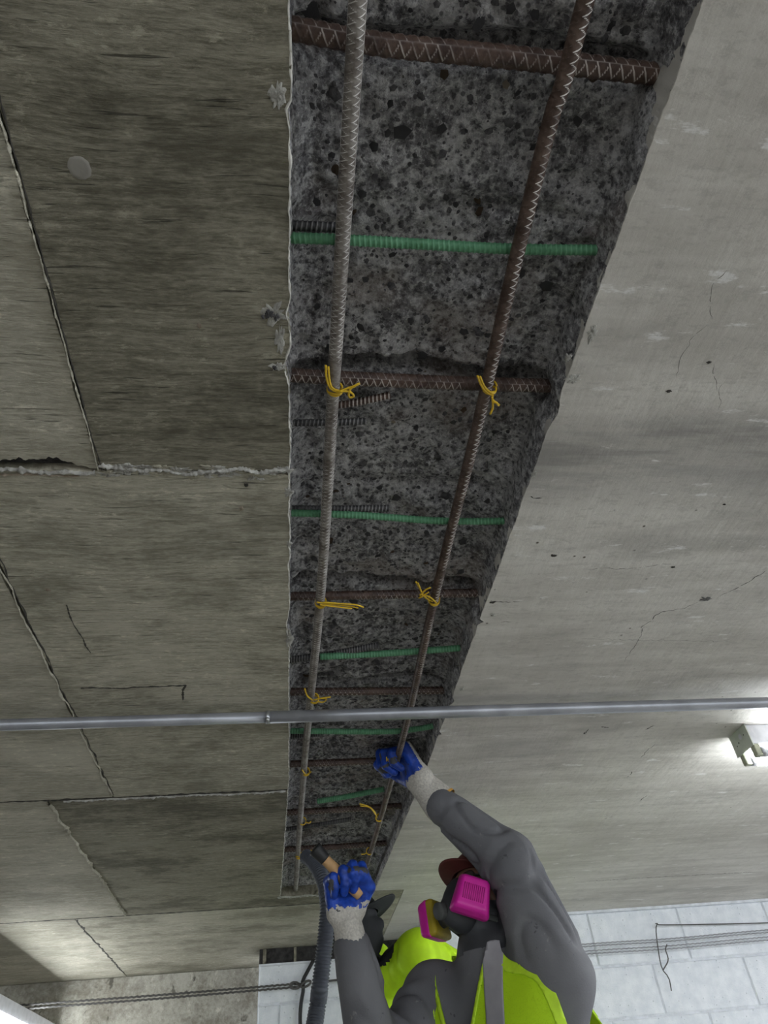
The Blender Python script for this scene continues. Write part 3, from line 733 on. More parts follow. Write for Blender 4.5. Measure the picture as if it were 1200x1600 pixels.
tie(PZ(501, 942, ZB), .0085, [T(zf - .001, (495, 941), (515, 944), (545, 947), (560, 950)), T(zf - .003, (500, 945), (525, 948), (550, 951)), T(zf - .002, (505, 941), (530, 943), (556, 945), (568, 949))],
    'yellow tie wire on the pale rebar with a straight bundle pointing right')
tie(PZ(678, 938, ZB), .0088, [T(zf, (650, 909), (657, 922), (664, 933), (676, 940)), T(zf - .002, (653, 911), (660, 930), (655, 934), (670, 925)), T(zf - .003, (656, 930), (666, 921), (673, 918)), T(zf - .001, (658, 931), (670, 932), (682, 942))],
    'yellow tie wire on the rusty rebar with tangled ends up to its left')
tie(PZ(491, 1092, ZB), .0085, [T(zf, (476, 1076), (480, 1087), (488, 1094)), T(zf - .002, (490, 1094), (502, 1091), (517, 1089)), T(zf - .003, (494, 1096), (505, 1097), (510, 1092), (500, 1091))],
    'yellow tie wire just above the metal conduit', .0018)
tie(PZ(478, 1206, ZB), .0085, [T(zf - .001, (472, 1203), (478, 1210), (486, 1206))], 'plain yellow tie loop on the pale rebar, below the conduit', .0016)
tie(PZ(617, 1192, ZB), .0085, [T(zf, (604, 1183), (604, 1192), (603, 1200)), T(zf, (606, 1186), (608, 1196), (604, 1202))], 'small yellow tie wire peeping out beside the gripping glove', .0017)
tie(PZ(592, 1278, ZB), .0085, [T(zf, (562, 1256), (576, 1260), (585, 1268), (589, 1277)), T(zf - .002, (563, 1259), (578, 1262), (587, 1273))], 'yellow tie wire arching left from the rebar below the gripping glove', .0018)
tie(PZ(467, 1337, ZB), .0085, [T(zf, (463, 1338), (472, 1340), (478, 1333), (492, 1331)), T(zf - .002, (470, 1341), (476, 1335), (484, 1329), (496, 1331))], 'yellow tie wire on the pale rebar where the hose enters the trench', .0020)
tie(PZ(577, 1330, ZB), .0085, [PZ(577, 1330, ZB) + np.array(q) for q in ([(-.010, 0, -.004), (-.018, -.006, -.010), (-.030, -.012, -.012)],)], 'faint yellow tie on the rusty rebar near the far trench end', .0018, 1)
tie(PZ(473, 1283, ZB), .0085, [PZ(473, 1283, ZB) + np.array(q) for q in ([(.010, 0, -.004), (.020, -.010, -.010), (.024, -.030, -.013)],)], 'dull yellow tie on the pale rebar beside the thin black stub', .0017, 1)

# conduit ----------------------------------------------------------------------------
cz = ZC - .030; cy = 1.452
con = empty('metal_conduit', (.2, cy, cz)); tag(con, 'straight grey metal conduit crossing under the whole ceiling', 'conduit')
v, f, S, TH = sweep([(-4.9, cy, cz), (-.048, cy, cz)], .0122, 20, .3); obj('pipe', v, f, M['galv'], con)
v, f, S, TH = sweep([(-.05, cy, cz), (5.2, cy, cz)], .0135, 20, .3); obj('pipe', v, f, M['galv'], con)
v, f, S, TH = sweep([(-.056, cy, cz), (-.048, cy, cz)], .0142, 20, .004); ring = obj('coupling', v, f, M['galv2'], con)
v, f, S, TH = sweep([(-.052, cy - .012, cz - .010), (-.052, cy - .018, cz - .014)], .004, 10, .002); obj('set_screw', v, f, M['metal'], ring)
for x in (-1.6, 2.6):
    v, f = join([box(x - .010, x + .010, cy - .018, cy + .018, cz + .012, ZC - .0005), sweep([(x - .009, cy, cz), (x + .009, cy, cz)], .0150, 18, .005)[:2]]); obj('strap', v, f, M['galv2'], con, smooth=False)

# fluorescent fixtures ------------------------------------------------------------------
def fixture(loc, along, length, label, drop=0.0, body_w=.085, body_h=.058, sides=(-1, 1)):
    x0, y0, z0 = loc; e = empty('fluorescent_light', (x0, y0, z0)); tag(e, label, 'light', 'fluorescent lights')
    def tr(v): return [((x0 + a, y0 + b, z0 + c) if along == 'x' else (x0 + b, y0 + a, z0 + c)) for a, b, c in v]
    def fl(f): return f if along == 'x' else [tuple(q[::-1]) for q in f]
    h = body_w / 2
    o = obj('channel', tr(box(.004, length - .004, -h + .006, h - .006, -body_h + .006, -.0005)[0]), fl(box(0, 1, 0, 1, 0, 1)[1]), M['fix2'], e, smooth=False); bevel(o, .002)
    for s, a in ((0, 0.0), (1, length)):
        a0, a1 = (a, a + .003) if s == 0 else (a - .003, a)
        v, f = box(a0, a1, -h, h, -body_h, -.0005); pl = obj('end_plate', tr(v), fl(f), M['fix'], e, smooth=False)
        sg = -1 if s == 0 else 1
        for yy, zz, rr in ((-.006, -.020, .0075), (-.022, -.022, .002), (.010, -.030, .0025), (.022, -.034, .002)):
            n = 14; v = [(a + sg * .0004, yy, zz)] + [(a + sg * .0006, yy + rr * math.cos(k / n * 6.2832), zz + rr * math.sin(k / n * 6.2832)) for k in range(n)]
            f = [(0, 1 + k, 1 + (k + 1) % n) for k in range(n)]
            obj('knockout' if rr > .005 else 'hole', tr(v), f, M['fix2'] if rr > .005 else M['hole'], pl, smooth=False)
    for yy in [sd * (h - .014) for sd in sides]:
        for a in (.004, length - .022):
            v, f = box(a, a + .018, yy - .010, yy + .010, -body_h - .026, -body_h + .006); s = obj('lamp_socket', tr(v), fl(f), M['socket'], e, smooth=False); bevel(s, .004)
        zt = -body_h - .014
        P = tr([(.034, yy, zt), (length - .034, yy, zt)]); v, f, S, TH = sweep(P, .0125, 18, .2); tb = obj('tube', v, f, M['tube'], e)
        for a, b in ((.020, .036), (length - .036, length - .020)):
            P = tr([(a, yy, zt), (b, yy, zt)]); v, f, S, TH = sweep(P, .0130, 18, .008); obj('end_cap', v, f, M['cap_end'], tb)
    return e
fixture((1.183, 1.672, ZC), 'x', 1.22, 'lit fluorescent strip light at the right edge under the pale slab')
p = PY(-14, 1592, 3.55)
fixture((p[0] - .0, 3.12, p[2] + .072), 'y', 1.22, 'lit fluorescent strip light in the bottom left corner by the concrete wall', sides=(1,))
for X_, Y_, lab in ((1.183, -4.0, 'added out of view behind the photographer'), (4.2, 1.672, 'added out of view to the right')):
    fixture((X_, Y_, ZC), 'x', 1.22, 'lit fluorescent strip light ' + lab)  # extra unseen fixtures, added to brighten the ceiling and the workers

# wires along the far walls -----------------------------------------------------------------
def wire(name, pts, r, mat, label, cat='wire', group=None, twist=True, ds=.02):
    v, f, S, TH = sweep(np.array(pts, float), (lambda S, TH: r * (1 + .35 * np.cos(TH - S * 260))) if twist else r, 8, .006 if twist else ds)
    return tag(obj(name, v, f, mat), label, cat, group)
kn = PY(470, 1538, 3.90)
for k, (a, b) in enumerate((((0, 1573), (455, 1538)), ((0, 1579), (455, 1543)))):
    wire('twisted_wire', [PY(a[0] - 300, a[1] + 25, 3.90), PY(*a, 3.90), PY((a[0] + b[0]) / 2, (a[1] + b[1]) / 2 + 1, 3.90), PY(*b, 3.90), PY(472, 1538 + 5 * k, 3.90)], .0042, M['wire'],
         ('upper' if k == 0 else 'lower') + ' of two dark twisted wires strung across the concrete wall', group='wires strung along the far walls')
a = np.linspace(0, 4 * np.pi, 40)
parts = [sweep(np.stack([PY(458, 1540, 3.895)[0] + .018 * np.cos(a) + .004 * a * .3, np.full(40, 3.893) - .003 * np.sin(a * 1.5), PY(458, 1540, 3.895)[2] + .013 * np.sin(a)], 1), .0042, 8, .005)[:2],
         sweep(np.stack([PY(478, 1538, 3.895)[0] + .022 * np.cos(a), np.full(40, 3.890) - .004 * np.sin(a * 1.3), PY(478, 1538, 3.895)[2] + .012 * np.sin(a + .6)], 1), .005, 8, .005)[:2],
         sweep([PY(490, 1538, 3.9), PY(520, 1532, 3.9), PY(560, 1530, 3.9)], .0045, 8, .01)[:2]]
v, f = join(parts); tag(obj('wire_knot', v, f, M['wire']), 'knotted dark wire where the twisted pair meets the white blocks', 'wire')
wire('hanging_cable', [PY(490, 1500, 3.93), PY(482, 1515, 3.93), PY(473, 1533, 3.92), PY(474, 1545, 3.92), PY(470, 1570, 3.925), PY(469, 1600, 3.925), PY(472, 1660, 3.93), PY(470, 1760, 3.93)], .0085, M['blackcable'],
     'frayed black cable hanging down the white blocks beside the hose', 'cable', twist=False)
for k, (ya, yb, r) in enumerate(((1476, 1453, .0026), (1480, 1457, .0024), (1487, 1464, .0026), (1492, 1469, .0024))):
    wire('wall_wire', [PY(610, ya + 26, 3.60), PY(905, ya, 3.60), PY(1050, (ya + yb) / 2 + 2, 3.60), PY(1200, yb, 3.60), PY(1500, yb - 23, 3.60)], r, M['wire_pale'],
         ('topmost', 'second', 'third', 'lowest')[k] + ' of the four pale wires strung along the white block wall', group='wires strung along the far walls')
wire('loose_wire', [PY(1200, 1442, 3.61), PY(1120, 1444, 3.61), PY(1031, 1445, 3.61), PY(1028, 1441, 3.61), PY(1025, 1452, 3.61), PY(1028, 1480, 3.595), PY(1034, 1512, 3.595), PY(1045, 1528, 3.60), PY(1049, 1548, 3.60)], .0026, M['wire'],
     'thin dark wire hanging in a crook down the white block wall', twist=False)
wire('loose_wire', [PY(1042, 1476, 3.60), PY(1040, 1484, 3.595), PY(1044, 1500, 3.595), PY(1036, 1516, 3.595)], .0026, M['wire'], 'short curled wire end beside the crooked hanging wire', twist=False, ds=.01)

# vacuum hose --------------------------------------------------------------------------------
hp = [PY(425, 1700, 1.95), PD(488, 1620, 1.86), PD(500, 1540, 1.92), PD(509, 1460, 1.98), PD(512, 1410, 2.02), PD(504, 1372, 2.08), PD(490, 1348, 2.16), PD(478, 1338, 2.22)]
def hr(S, TH): return .0225 * (1 + .07 * np.clip(np.cos(S * 2 * np.pi / .0085) * 1.6, -1, 1)) * np.where(S > S.max() - .20, .92, 1)
hbase = np.array(hp[0]); low = [np.array([hbase[0] - .05, hbase[1] - .02, 1.2]), np.array([-.14, hbase[1] + .05, .5]), np.array([-.25, hbase[1] + .2, .05])]
v, f, S, TH = sweep(low[::-1] + [np.array(q) for q in hp[1:]], hr, 18, .0016)
tag(obj('vacuum_hose', v, f, M['hose']), 'grey ribbed vacuum hose rising to the far end of the trench', 'hose')

# ------------------------------------------------------------------ people
def unit(v): v = np.asarray(v, float); return v / np.linalg.norm(v)
def glove(root, wrist, ex, ey, ed, curls, thumb, thumb_mid, label, fore, cuff_r=.036, gs=1.0):
    """knit glove on a hand: ex thumb side, ey towards the fingers, ed back of the hand"""
    ex, ey, ed = unit(ex), unit(ey), unit(ed); Wr = np.asarray(wrist, float)
    L = lambda x, y, z: Wr + (ex * x + ey * y + ed * z) * gs
    chains = []
    for k, (bx, by, ls) in enumerate(((.034, .094, (.042, .027, .022)), (.0115, .099, (.047, .030, .023)), (-.0115, .095, (.044, .028, .022)), (-.033, .087, (.034, .021, .020)))):
        p = L(bx, by, 0); ang = 0; ch = [p]; sp = (.06, .01, -.03, -.08)[k]
        for l, c in zip(ls, curls[k]):
            ang += c; d = unit(ey * math.cos(ang) - ed * math.sin(ang) + ex * sp * math.cos(ang)); p = p + d * l * gs; ch.append(p)
        chains.append(ch)
    th = [L(.026, .022, -.006), L(*thumb_mid), L(*thumb[0]), L(*thumb[1])]
    allp = np.array([q for c in chains for q in c] + th + [Wr, L(0, -.05, 0)])
    A = np.array([ex, ey, ed], np.float32)
    def fn(P):
        return fn0((P - Wr.astype(np.float32)) / gs + Wr.astype(np.float32)) * gs
    G = lambda q: (np.asarray(q) - Wr) / gs + Wr
    def fn0(P):
        L = lambda x, y, z: Wr + ex * x + ey * y + ed * z
        d = rbox(P, L(0, .052, 0), (.043, .046, .016), .014, A)
        d = smin(d, cap(P, L(.018, .03, -.006), L(.03, .055, -.006), .018, .014), .014)
        d = smin(d, cap(P, L(0, -.05, 0), L(0, .02, 0), .030, .030), .02)
        for k, c in enumerate(chains):
            r0 = (.0115, .012, .0115, .0105)[k]; f = None
            for j in range(3):
                g = cap(P, G(c[j]), G(c[j + 1]), r0 - .0008 * j, r0 - .0008 * (j + 1)); f = g if f is None else smin(f, g, .003)
            d = smin(d, f, .005)
        tg = [G(q) for q in th]; f = smin(cap(P, tg[0], tg[1], .017, .0135), smin(cap(P, tg[1], tg[2], .0132, .012), cap(P, tg[2], tg[3], .012, .0105), .003), .004)
        return smin(d, f, .008)
    V, Q = nets(fn, allp.min(0) - .032, allp.max(0) + .032, .0026)
    N = normals(V, Q); loc = (V - Wr) @ np.array([ex, ey, ed]).T / gs
    V = V + N * (.0006 * vnoise(V * 300, 4))[:, None]
    o = obj('glove', V, Q, [M['glove_knit'], M['glove_blue'], M['glove_worn']], root); tag(o, label)
    Fc = loc[Q].mean(1); Nf = N[Q].mean(1); pal = -(Nf @ ed); nz = fbm(V[Q].mean(1) * 90, 3, 3) * .010
    nearf = np.min([np.min([np.linalg.norm(V[Q].mean(1) - (c[j] * (1 - t) + c[j + 1] * t), axis=1) for j in range(3) for t in (.3, .7)], axis=0) for c in chains], axis=0)
    blue = ((pal > -.25) & (Fc[:, 1] > .030 + nz)) | (nearf < .0165 * gs)
    mi = np.where(blue, 1, 0); worn = blue & (fbm(V[Q].mean(1) * 35, 3, 9) > .62); mi[worn] = 2
    o.data.polygons.foreach_set('material_index', mi.astype(np.int32))
    fo = unit(fore)
    c0, c1 = Wr + ey * .004, Wr - fo * .058
    def cr(S, TH): return cuff_r * (1 + .10 * S / .06 + .012 * np.cos(TH * 22))
    v, f, S, TH = sweep([c0, (c0 + c1) / 2, c1], cr, 66, .003, up=ed, caps=False, flat=.86); cu = obj('cuff', v, f, M['glove_knit'], o)
    v, f, S, TH = sweep([c1 - fo * -.001, c1 - fo * .006], cuff_r * 1.14, 40, .003, up=ed, caps=False, flat=.86); obj('cuff_hem', v, f, M['hem'], o)
    return o
def figure(root, J, front, lat, head_axes, mats, blend=.05, h=.0065):
    """One continuous clothed body grown from its joints."""
    mid = (J['ls'] + J['rs']) / 2
    TA = np.array([lat, front, [0, 0, 1]], np.float32)
    sc = np.array([1, 1.42, 1], np.float32)
    def torso(P):
        p = ((P - mid.astype(np.float32)) @ TA.T) * sc
        hz = J['hipz'] - mid[2]; w = np.linalg.norm(J['ls'] - J['rs']) / 2
        d = cap(p, (-w * .72, 0, -.045), (w * .72, 0, -.045), .088, .088)
        d = smin(d, cap(p, (-w * .42, .015, -.20), (w * .42, .015, -.20), .135, .135), .10)
        d = smin(d, cap(p, (-.05, 0, -.38), (.05, 0, -.38), .135, .135), .12)
        d = smin(d, cap(p, (-.06, -.01, hz), (.06, -.01, hz), .135, .135), .12)
        d = smin(d, cap(p, (0, 0, .0), (0, .02, .07), .085, .070), .06)
        return d / 1.12
    def arm(P, s, e, wp, r):
        return smin(cap(P, s, e, r[0], r[1]), cap(P, e, wp, r[1], r[2]), .03)
    HA = np.array(head_axes, np.float32); C = J['head']
    def H(a, b, c): return C + HA[0] * a + HA[1] * b + HA[2] * c      # left, front, up of the head
    def head(P):
        d = ell(P, H(0, -.012, .025), (.074, .092, .092), HA)
        d = smin(d, ell(P, H(0, .022, -.045), (.055, .066, .068), HA), .04)
        d = smin(d, ell(P, H(0, .088, -.018), (.012, .020, .024), HA), .014)
        d = smin(d, ell(P, H(0, .066, .028), (.050, .016, .012), HA), .018)
        d = smin(d, ell(P, H(0, .080, -.062), (.022, .012, .010), HA), .010)
        for s in (-1, 1):
            d = smin(d, ell(P, H(s * .076, -.010, -.005), (.010, .020, .032), HA), .008)
            d = np.maximum(d, -(ell(P, H(s * .030, .086, .010), (.016, .012, .010), HA)))
        return d
    def fn(P):
        d = torso(P)
        d = smin(d, cap(P, mid + np.array([0, 0, .02]), H(0, -.02, -.06), .062, .058), .03)
        for s, e, wp in (('ls', 'le', 'lw'), ('rs', 're', 'rw')): d = smin(d, arm(P, J[s], J[e], J[wp], J['armr']), blend)
        for s in (-1, 1):
            hp = mid + lat * s * .085; hp = np.array([hp[0], hp[1], J['hipz'] - .02]); kn = np.array([hp[0], hp[1], (J['hipz'] + J['foot']) / 2 + .03]) + front * .02; an = np.array([hp[0], hp[1], J['foot'] + .07])
            d = smin(d, smin(cap(P, hp, kn, .092, .066), cap(P, kn, an, .066, .050), .03), .04)
            d = smin(d, cap(P, an - np.array([0, 0, .032]), an + front * .14 - np.array([0, 0, .036]), .042, .034), .02)
        return smin(d, head(P), .015)
    pts = np.array([J[k] for k in ('ls', 'rs', 'le', 're', 'lw', 'rw', 'head')])
    lo = np.minimum(pts.min(0) - .14, [mid[0] - .26, mid[1] - .26, 0]); hi = np.maximum(pts.max(0) + .14, [mid[0] + .26, mid[1] + .26, 0]); lo[2] = J['foot'] - .02
    V, Q = nets(fn, lo, hi, h)
    N = normals(V, Q)
    # cloth folds: rings and drags on the sleeves, gathered where the arm bends and meets the shoulder
    disp = np.zeros(len(V))
    for s, e, wp in (('ls', 'le', 'lw'), ('rs', 're', 'rw')):
        for a, b, fr in ((J[s], J[e], 0), (J[e], J[wp], 1)):
            ax = b - a; L = np.linalg.norm(ax); t = (V - a) @ ax / L ** 2; dist = np.linalg.norm(V - a - np.clip(t, 0, 1)[:, None] * ax, axis=1)
            m_ = np.clip(1 - (dist - .07) / .05, 0, 1) * np.clip(t * 5 + .6, 0, 1) * np.clip((1 - t) * 6 + (.5 if fr == 0 else 0), 0, 1)
            wv = V + .03 * np.stack([vnoise(V * 11, 1), vnoise(V * 11, 2), vnoise(V * 11, 3)], 1)
            tt = (wv - a) @ ax / L
            fold = np.abs(vnoise(np.column_stack([tt * 8, (wv @ np.array([.6, .7, .3])) * 24, np.full(len(V), fr + 3.5)]), 12))
            disp += m_ * (.003 - .050 * np.clip(.22 - fold, 0, 1))
    body = np.clip((mid[2] + .02 - V[:, 2]) * 8, 0, 1)
    disp += body * .006 * vnoise(V * np.array([16, 16, 5]), 8) * (V[:, 2] > J['hipz'] - .5)
    V = V + N * disp[:, None]
    o = obj('body', V, Q, mats, root)
    Cn = V[Q].mean(1); hl = (Cn - C) @ HA.T
    mi = np.zeros(len(Q), np.int32)
    mi[(np.linalg.norm(hl * np.array([1, .9, .8]), axis=1) < .105) & (hl[:, 2] > -.088)] = 1
    mi[(np.linalg.norm(hl * np.array([1, .9, .8]), axis=1) < .135) & ((hl[:, 2] < -.035) | (hl[:, 1] < -.02)) & (hl[:, 2] > -.135)] = 4
    mi[Cn[:, 2] < J['hipz'] - .03 + .0 * Cn[:, 2]] = 2; mi[Cn[:, 2] < J['foot'] + .10] = 3
    o.data.polygons.foreach_set('material_index', mi)
    return o, torso, H, mid, TA

# --- the man in front ------------------------------------------------------------------
J = dict(ls=np.array([.596, 1.80, 1.85]), le=np.array([.530, 1.79, 2.077]), lw=np.array([.387, 1.822, 2.232]),
         rs=np.array([.350, 2.04, 1.85]), re=np.array([.205, 1.925, 1.690]), rw=np.array([.145, 1.885, 1.940]),
         head=PD(761, 1404, 1.77), hipz=1.28, foot=.42, armr=(.080, .063, .044))
lat = unit([.246, -.240, 0]); front = unit(np.cross([0, 0, 1], lat)); front = -front if front[1] > 0 else front
fF = unit([-.90, -.42, .20]); fL = unit(np.cross(np.array([0, 0, 1.]), -fF)) ; fL = fL if fL[0] > 0 else -fL
fU = unit(np.cross(fF, fL)); fU = fU if fU[2] > 0 else -fU
fL = unit(fL + .10 * fU); fU = unit(fU - fL * fU.dot(fL))
man = empty('person', (float((J['ls'] + J['rs'])[0] / 2), float((J['ls'] + J['rs'])[1] / 2), .42))
tag(man, 'worker in grey jacket, lime vest and pink-filtered respirator gripping a rebar overhead', 'person')
body, torso, H, mid, TA = figure(man, J, front, lat, (fL, fF, fU), [M['jacket'], M['skin'], M['trousers'], M['boot'], M['rubber']])
# gloves
glove(man, (.352, 1.832, 2.284), (0, 1, .12), (-.44, .06, .89), (.89, .0, .44),
      ((1.0, 1.45, .7), (1.15, 1.5, .7), (1.25, 1.5, .8), (1.3, 1.5, .8)), ((.060, .088, -.040), (.036, .104, -.056)), (.058, .058, -.020), 'blue-palmed knit glove closed round the rusty rebar', unit(J['lw'] - J['le']), .038, 1.2)
ey = unit([-.10, -.16, .98]); hx = unit([-.70, -.30, .62]); ex = unit(-hx - ey * (-hx).dot(ey)); ed = unit(np.cross(ey, ex))
wr_ = np.array([.134, 1.876, 1.990])
glove(man, wr_, ex, ey, ed, ((1.35, 1.6, .9), (1.4, 1.6, .9), (1.45, 1.6, .9), (1.45, 1.6, .9)), ((.030, .088, -.055), (.004, .092, -.058)), (.048, .060, -.038),
      'blue-tipped knit glove in a fist round a wooden handle', unit(J['rw'] - J['re']), .038, 1.08)
# vest: shell over the torso, cut at neck, armholes and hem
lo = mid - [.30, .30, .62]; hi = mid + [.30, .30, .12]
Vv, Qv = nets(lambda P: torso(P) - .016, lo, hi, .008)
Tv = tris(Qv); lv = (Vv - mid) @ TA.T
def armd(V, s, e): return cap(V.astype(np.float32), J[s] + (J[e] - J[s]) * .15, J[e], .070, .066)
def vest_s(V):
    l = (V - mid) @ TA.T
    s = np.minimum(armd(V, 'ls', 'le') - .006, armd(V, 'rs', 're') + .004)
    neck_front = np.abs(l[:, 0] + .045) - np.clip((l[:, 2] + .16) * .38, -.02, .30); neck_back = np.hypot(l[:, 0], l[:, 1]) - .085
    s = np.minimum(s, np.where(l[:, 1] > 0, neck_front, np.where(l[:, 2] > -.05, neck_back, 1)))
    s = np.minimum(s, l[:, 2] + .56); s = np.minimum(s, .075 - l[:, 2])
    for sg in (-1, 1): s = np.minimum(s, np.where(sg * l[:, 0] > .06 + .05 * (sg < 0), (np.hypot((l[:, 1] + .005) / (.070 if sg > 0 else .045), (l[:, 2] + .06) / (.27 if sg > 0 else .18)) - 1) * .06, 1))
    return s
Vc, Tc = clip(Vv, Tv.tolist(), vest_s(Vv))
Nc = normals(Vc, Tc); Vc = Vc + Nc * (.005 * vnoise(Vc * np.array([14, 14, 5]), 6))[:, None]
lq = (Vc - mid) @ TA.T; bk = np.clip((-lq[:, 1] - .02) / .06, 0, 1) * np.clip((.02 - lq[:, 2]) / .15, 0, 1); Vc = Vc + bk[:, None] * (np.sign(lq[:, 0]) * np.clip(np.abs(lq[:, 0]) / .1, 0, 1))[:, None] * lat * .055 - bk[:, None] * front * .015
vest = obj('safety_vest', Vc, Tc, M['lime'], man); sm = vest.modifiers.new('thick', 'SOLIDIFY'); sm.thickness = .004; sm.offset = 1
lc = (Vc - mid) @ TA.T
def sub(name, sfun, off, mat, parent):
    v, t = clip(Vc, Tc.tolist(), sfun((Vc - mid) @ TA.T, Vc))
    if not len(t): return
    n = normals(v, t); root_ = np.arange(len(v))
    while True:                                                        # one object for each connected piece
        m_ = root_[t].min(1); new = root_.copy(); [np.minimum.at(new, t[:, k], m_) for k in range(3)]
        if (new == root_).all(): break
        root_ = new
    for c_ in np.unique(root_[t[:, 0]]):
        tt = t[root_[t[:, 0]] == c_]
        if len(tt) < 12: continue
        us = np.unique(tt); re = -np.ones(len(v), int); re[us] = np.arange(len(us))
        o = obj(name, (v + n * off)[us], re[tt], mat, parent); q = o.modifiers.new('thick', 'SOLIDIFY'); q.thickness = .0015; q.offset = 1
for sg in (-1, 1):
    sub('reflective_stripe', lambda l, V: np.where(True, .024 - np.abs(sg * (l[:, 0] + .045) - .098 - np.where(l[:, 1] > 0, -.15 * np.clip(l[:, 2] + .25, -.4, .3) * 0, 0)), 0), .0048, M['refl'], vest)
sub('reflective_stripe', lambda l, V: .025 - np.abs(l[:, 2] + .40), .0050, M['refl'], vest)
sub('edge_binding', lambda l, V: .009 - vest_s(V), .0046, M['limetrim'], vest)
sub('zipper', lambda l, V: np.minimum(.006 - np.abs(l[:, 0] + .045), l[:, 1]), .0052, M['lime'], vest)
zp = mid + TA[1] * .148 - TA[0] * .045 + np.array([0, 0, -.235])
v, f, S, TH = sweep([zp, zp - np.array([0, 0, .022])], .0035, 8, .004); obj('zip_pull', v, f, M['limetrim'], vest)

# respirator
HA3 = np.array([fL, fF, fU])
def hp3(a, b, c): return H(a, b, c)
pts = np.array([hp3(s * .12, b, c) for s in (-1, 1) for b in (0, .17) for c in (-.15, .05)])
def mask(P):
    d = ell(P, hp3(0, .080, -.040), (.050, .046, .060), HA3)
    d = smin(d, ell(P, hp3(0, .118, -.060), (.026, .026, .030), HA3), .02)
    d = smin(d, cap(P, hp3(0, .100, -.02), hp3(0, .092, .010), .020, .012), .02)
    for s in (-1, 1): d = smin(d, cap(P, hp3(s * .03, .095, -.045), hp3(s * .064, .100, -.050), .026, .024), .015)
    return d
V, Q = nets(mask, pts.min(0), pts.max(0), .004); resp = obj('respirator', V, Q, M['rubber'], man); tag(resp, 'dark grey half-face respirator with two pink filters')
v, f, S, TH = sweep([hp3(0, .136, -.064), hp3(0, .152, -.069)], .019, 20, .004); obj('exhale_valve', v, f, M['rubber2'], resp)
for s in (-1, 1):
    ax_o = unit(fL * s * .86 + fF * .42 - fU * .10)                    # the filter faces out and a little forward
    ax_u = unit(fU - ax_o * fU.dot(ax_o)); ax_u = unit(ax_u + np.cross(ax_u, ax_o) * .22); ax_r = np.cross(ax_u, ax_o); c = hp3(s * .064, .100, -.050); AX = np.array([ax_r, ax_u, ax_o])
    def prismoid(w0, w1, hgt, z0, z1, rr, taper=.8):
        def fn(P):
            p = (P - c.astype(np.float32)) @ AX.T.astype(np.float32)
            k = 1 - (1 - taper) * np.clip((p[..., 2] - z0) / (z1 - z0), 0, 1)
            wd = (w0 + (w1 - w0) * np.clip((p[..., 1] + hgt) / (2 * hgt), 0, 1)) * k
            q0 = np.abs(p[..., 0]) - wd + rr; q1 = np.abs(p[..., 1]) - hgt * k + rr; q2 = np.abs(p[..., 2] - (z0 + z1) / 2) - (z1 - z0) / 2 + rr * .5
            return (np.sqrt(np.maximum(q0, 0) ** 2 + np.maximum(q1, 0) ** 2 + np.maximum(q2, 0) ** 2) + np.minimum(np.maximum(q0, np.maximum(q1, q2)), 0) - rr) * .9
        return fn
    ext = np.abs(AX.T) @ np.array([.066, .066, .065])
    V, Q = nets(prismoid(.049, .038, .044, .016, .040, .010, .86), c - ext, c + ext, .003); ct = obj('filter_cartridge', V, Q, M['pink'], resp)
    V, Q = nets(prismoid(.047, .037, .042, .002, .018, .009, 1.0), c - ext, c + ext, .003); obj('cartridge_band', V, Q, M['yel_band'] if s < 0 else M['pink'], ct)
    for k in range(11):                                                # grille slats on the filter face
        a0 = -.0235 + k * .0047; g0 = c + ax_o * .0452 + ax_r * a0
        v, f, S, TH = sweep([g0 - ax_u * .018, g0 + ax_u * .018], .0012, 6, .01); obj('grille_slat', v, f, M['pink_dark'], ct)
    st = [hp3(s * .045, .088, -.02), hp3(s * .072, .035, .018), hp3(s * .080, -.03, .045), hp3(s * .060, -.085, .06), hp3(0, -.108, .065)]
    v, f, S, TH = sweep(st, .009, 8, .01, up=fU, flat=.25); obj('strap', v, f, M['rubber2'], resp)
    st = [hp3(s * .05, .085, -.07), hp3(s * .066, .02, -.078), hp3(s * .062, -.05, -.075), hp3(0, -.085, -.07)]
    v, f, S, TH = sweep(st, .007, 8, .01, up=fU, flat=.25); obj('strap', v, f, M['rubber2'], resp)
# goggles-like dark lenses of the safety glasses
def lens(P):
    d = None
    for s in (-1, 1):
        e = ell(P, hp3(s * .033, .082, .014), (.028, .012, .019), HA3); d = e if d is None else smin(d, e, .004)
    return d
pts = np.array([hp3(s * .08, b, c) for s in (-1, 1) for b in (.05, .11) for c in (-.03, .06)])
V, Q = nets(lens, pts.min(0), pts.max(0), .003); gl = obj('safety_glasses', V, Q, plain('smoky_lens', (.05, .04, .035), .15, spec=.6), man)
for s in (-1, 1):
    v, f, S, TH = sweep([hp3(s * .058, .078, .016), hp3(s * .078, .03, .018), hp3(s * .080, -.02, .014)], .0025, 6, .01); obj('temple', v, f, M['blackgrip'], gl)
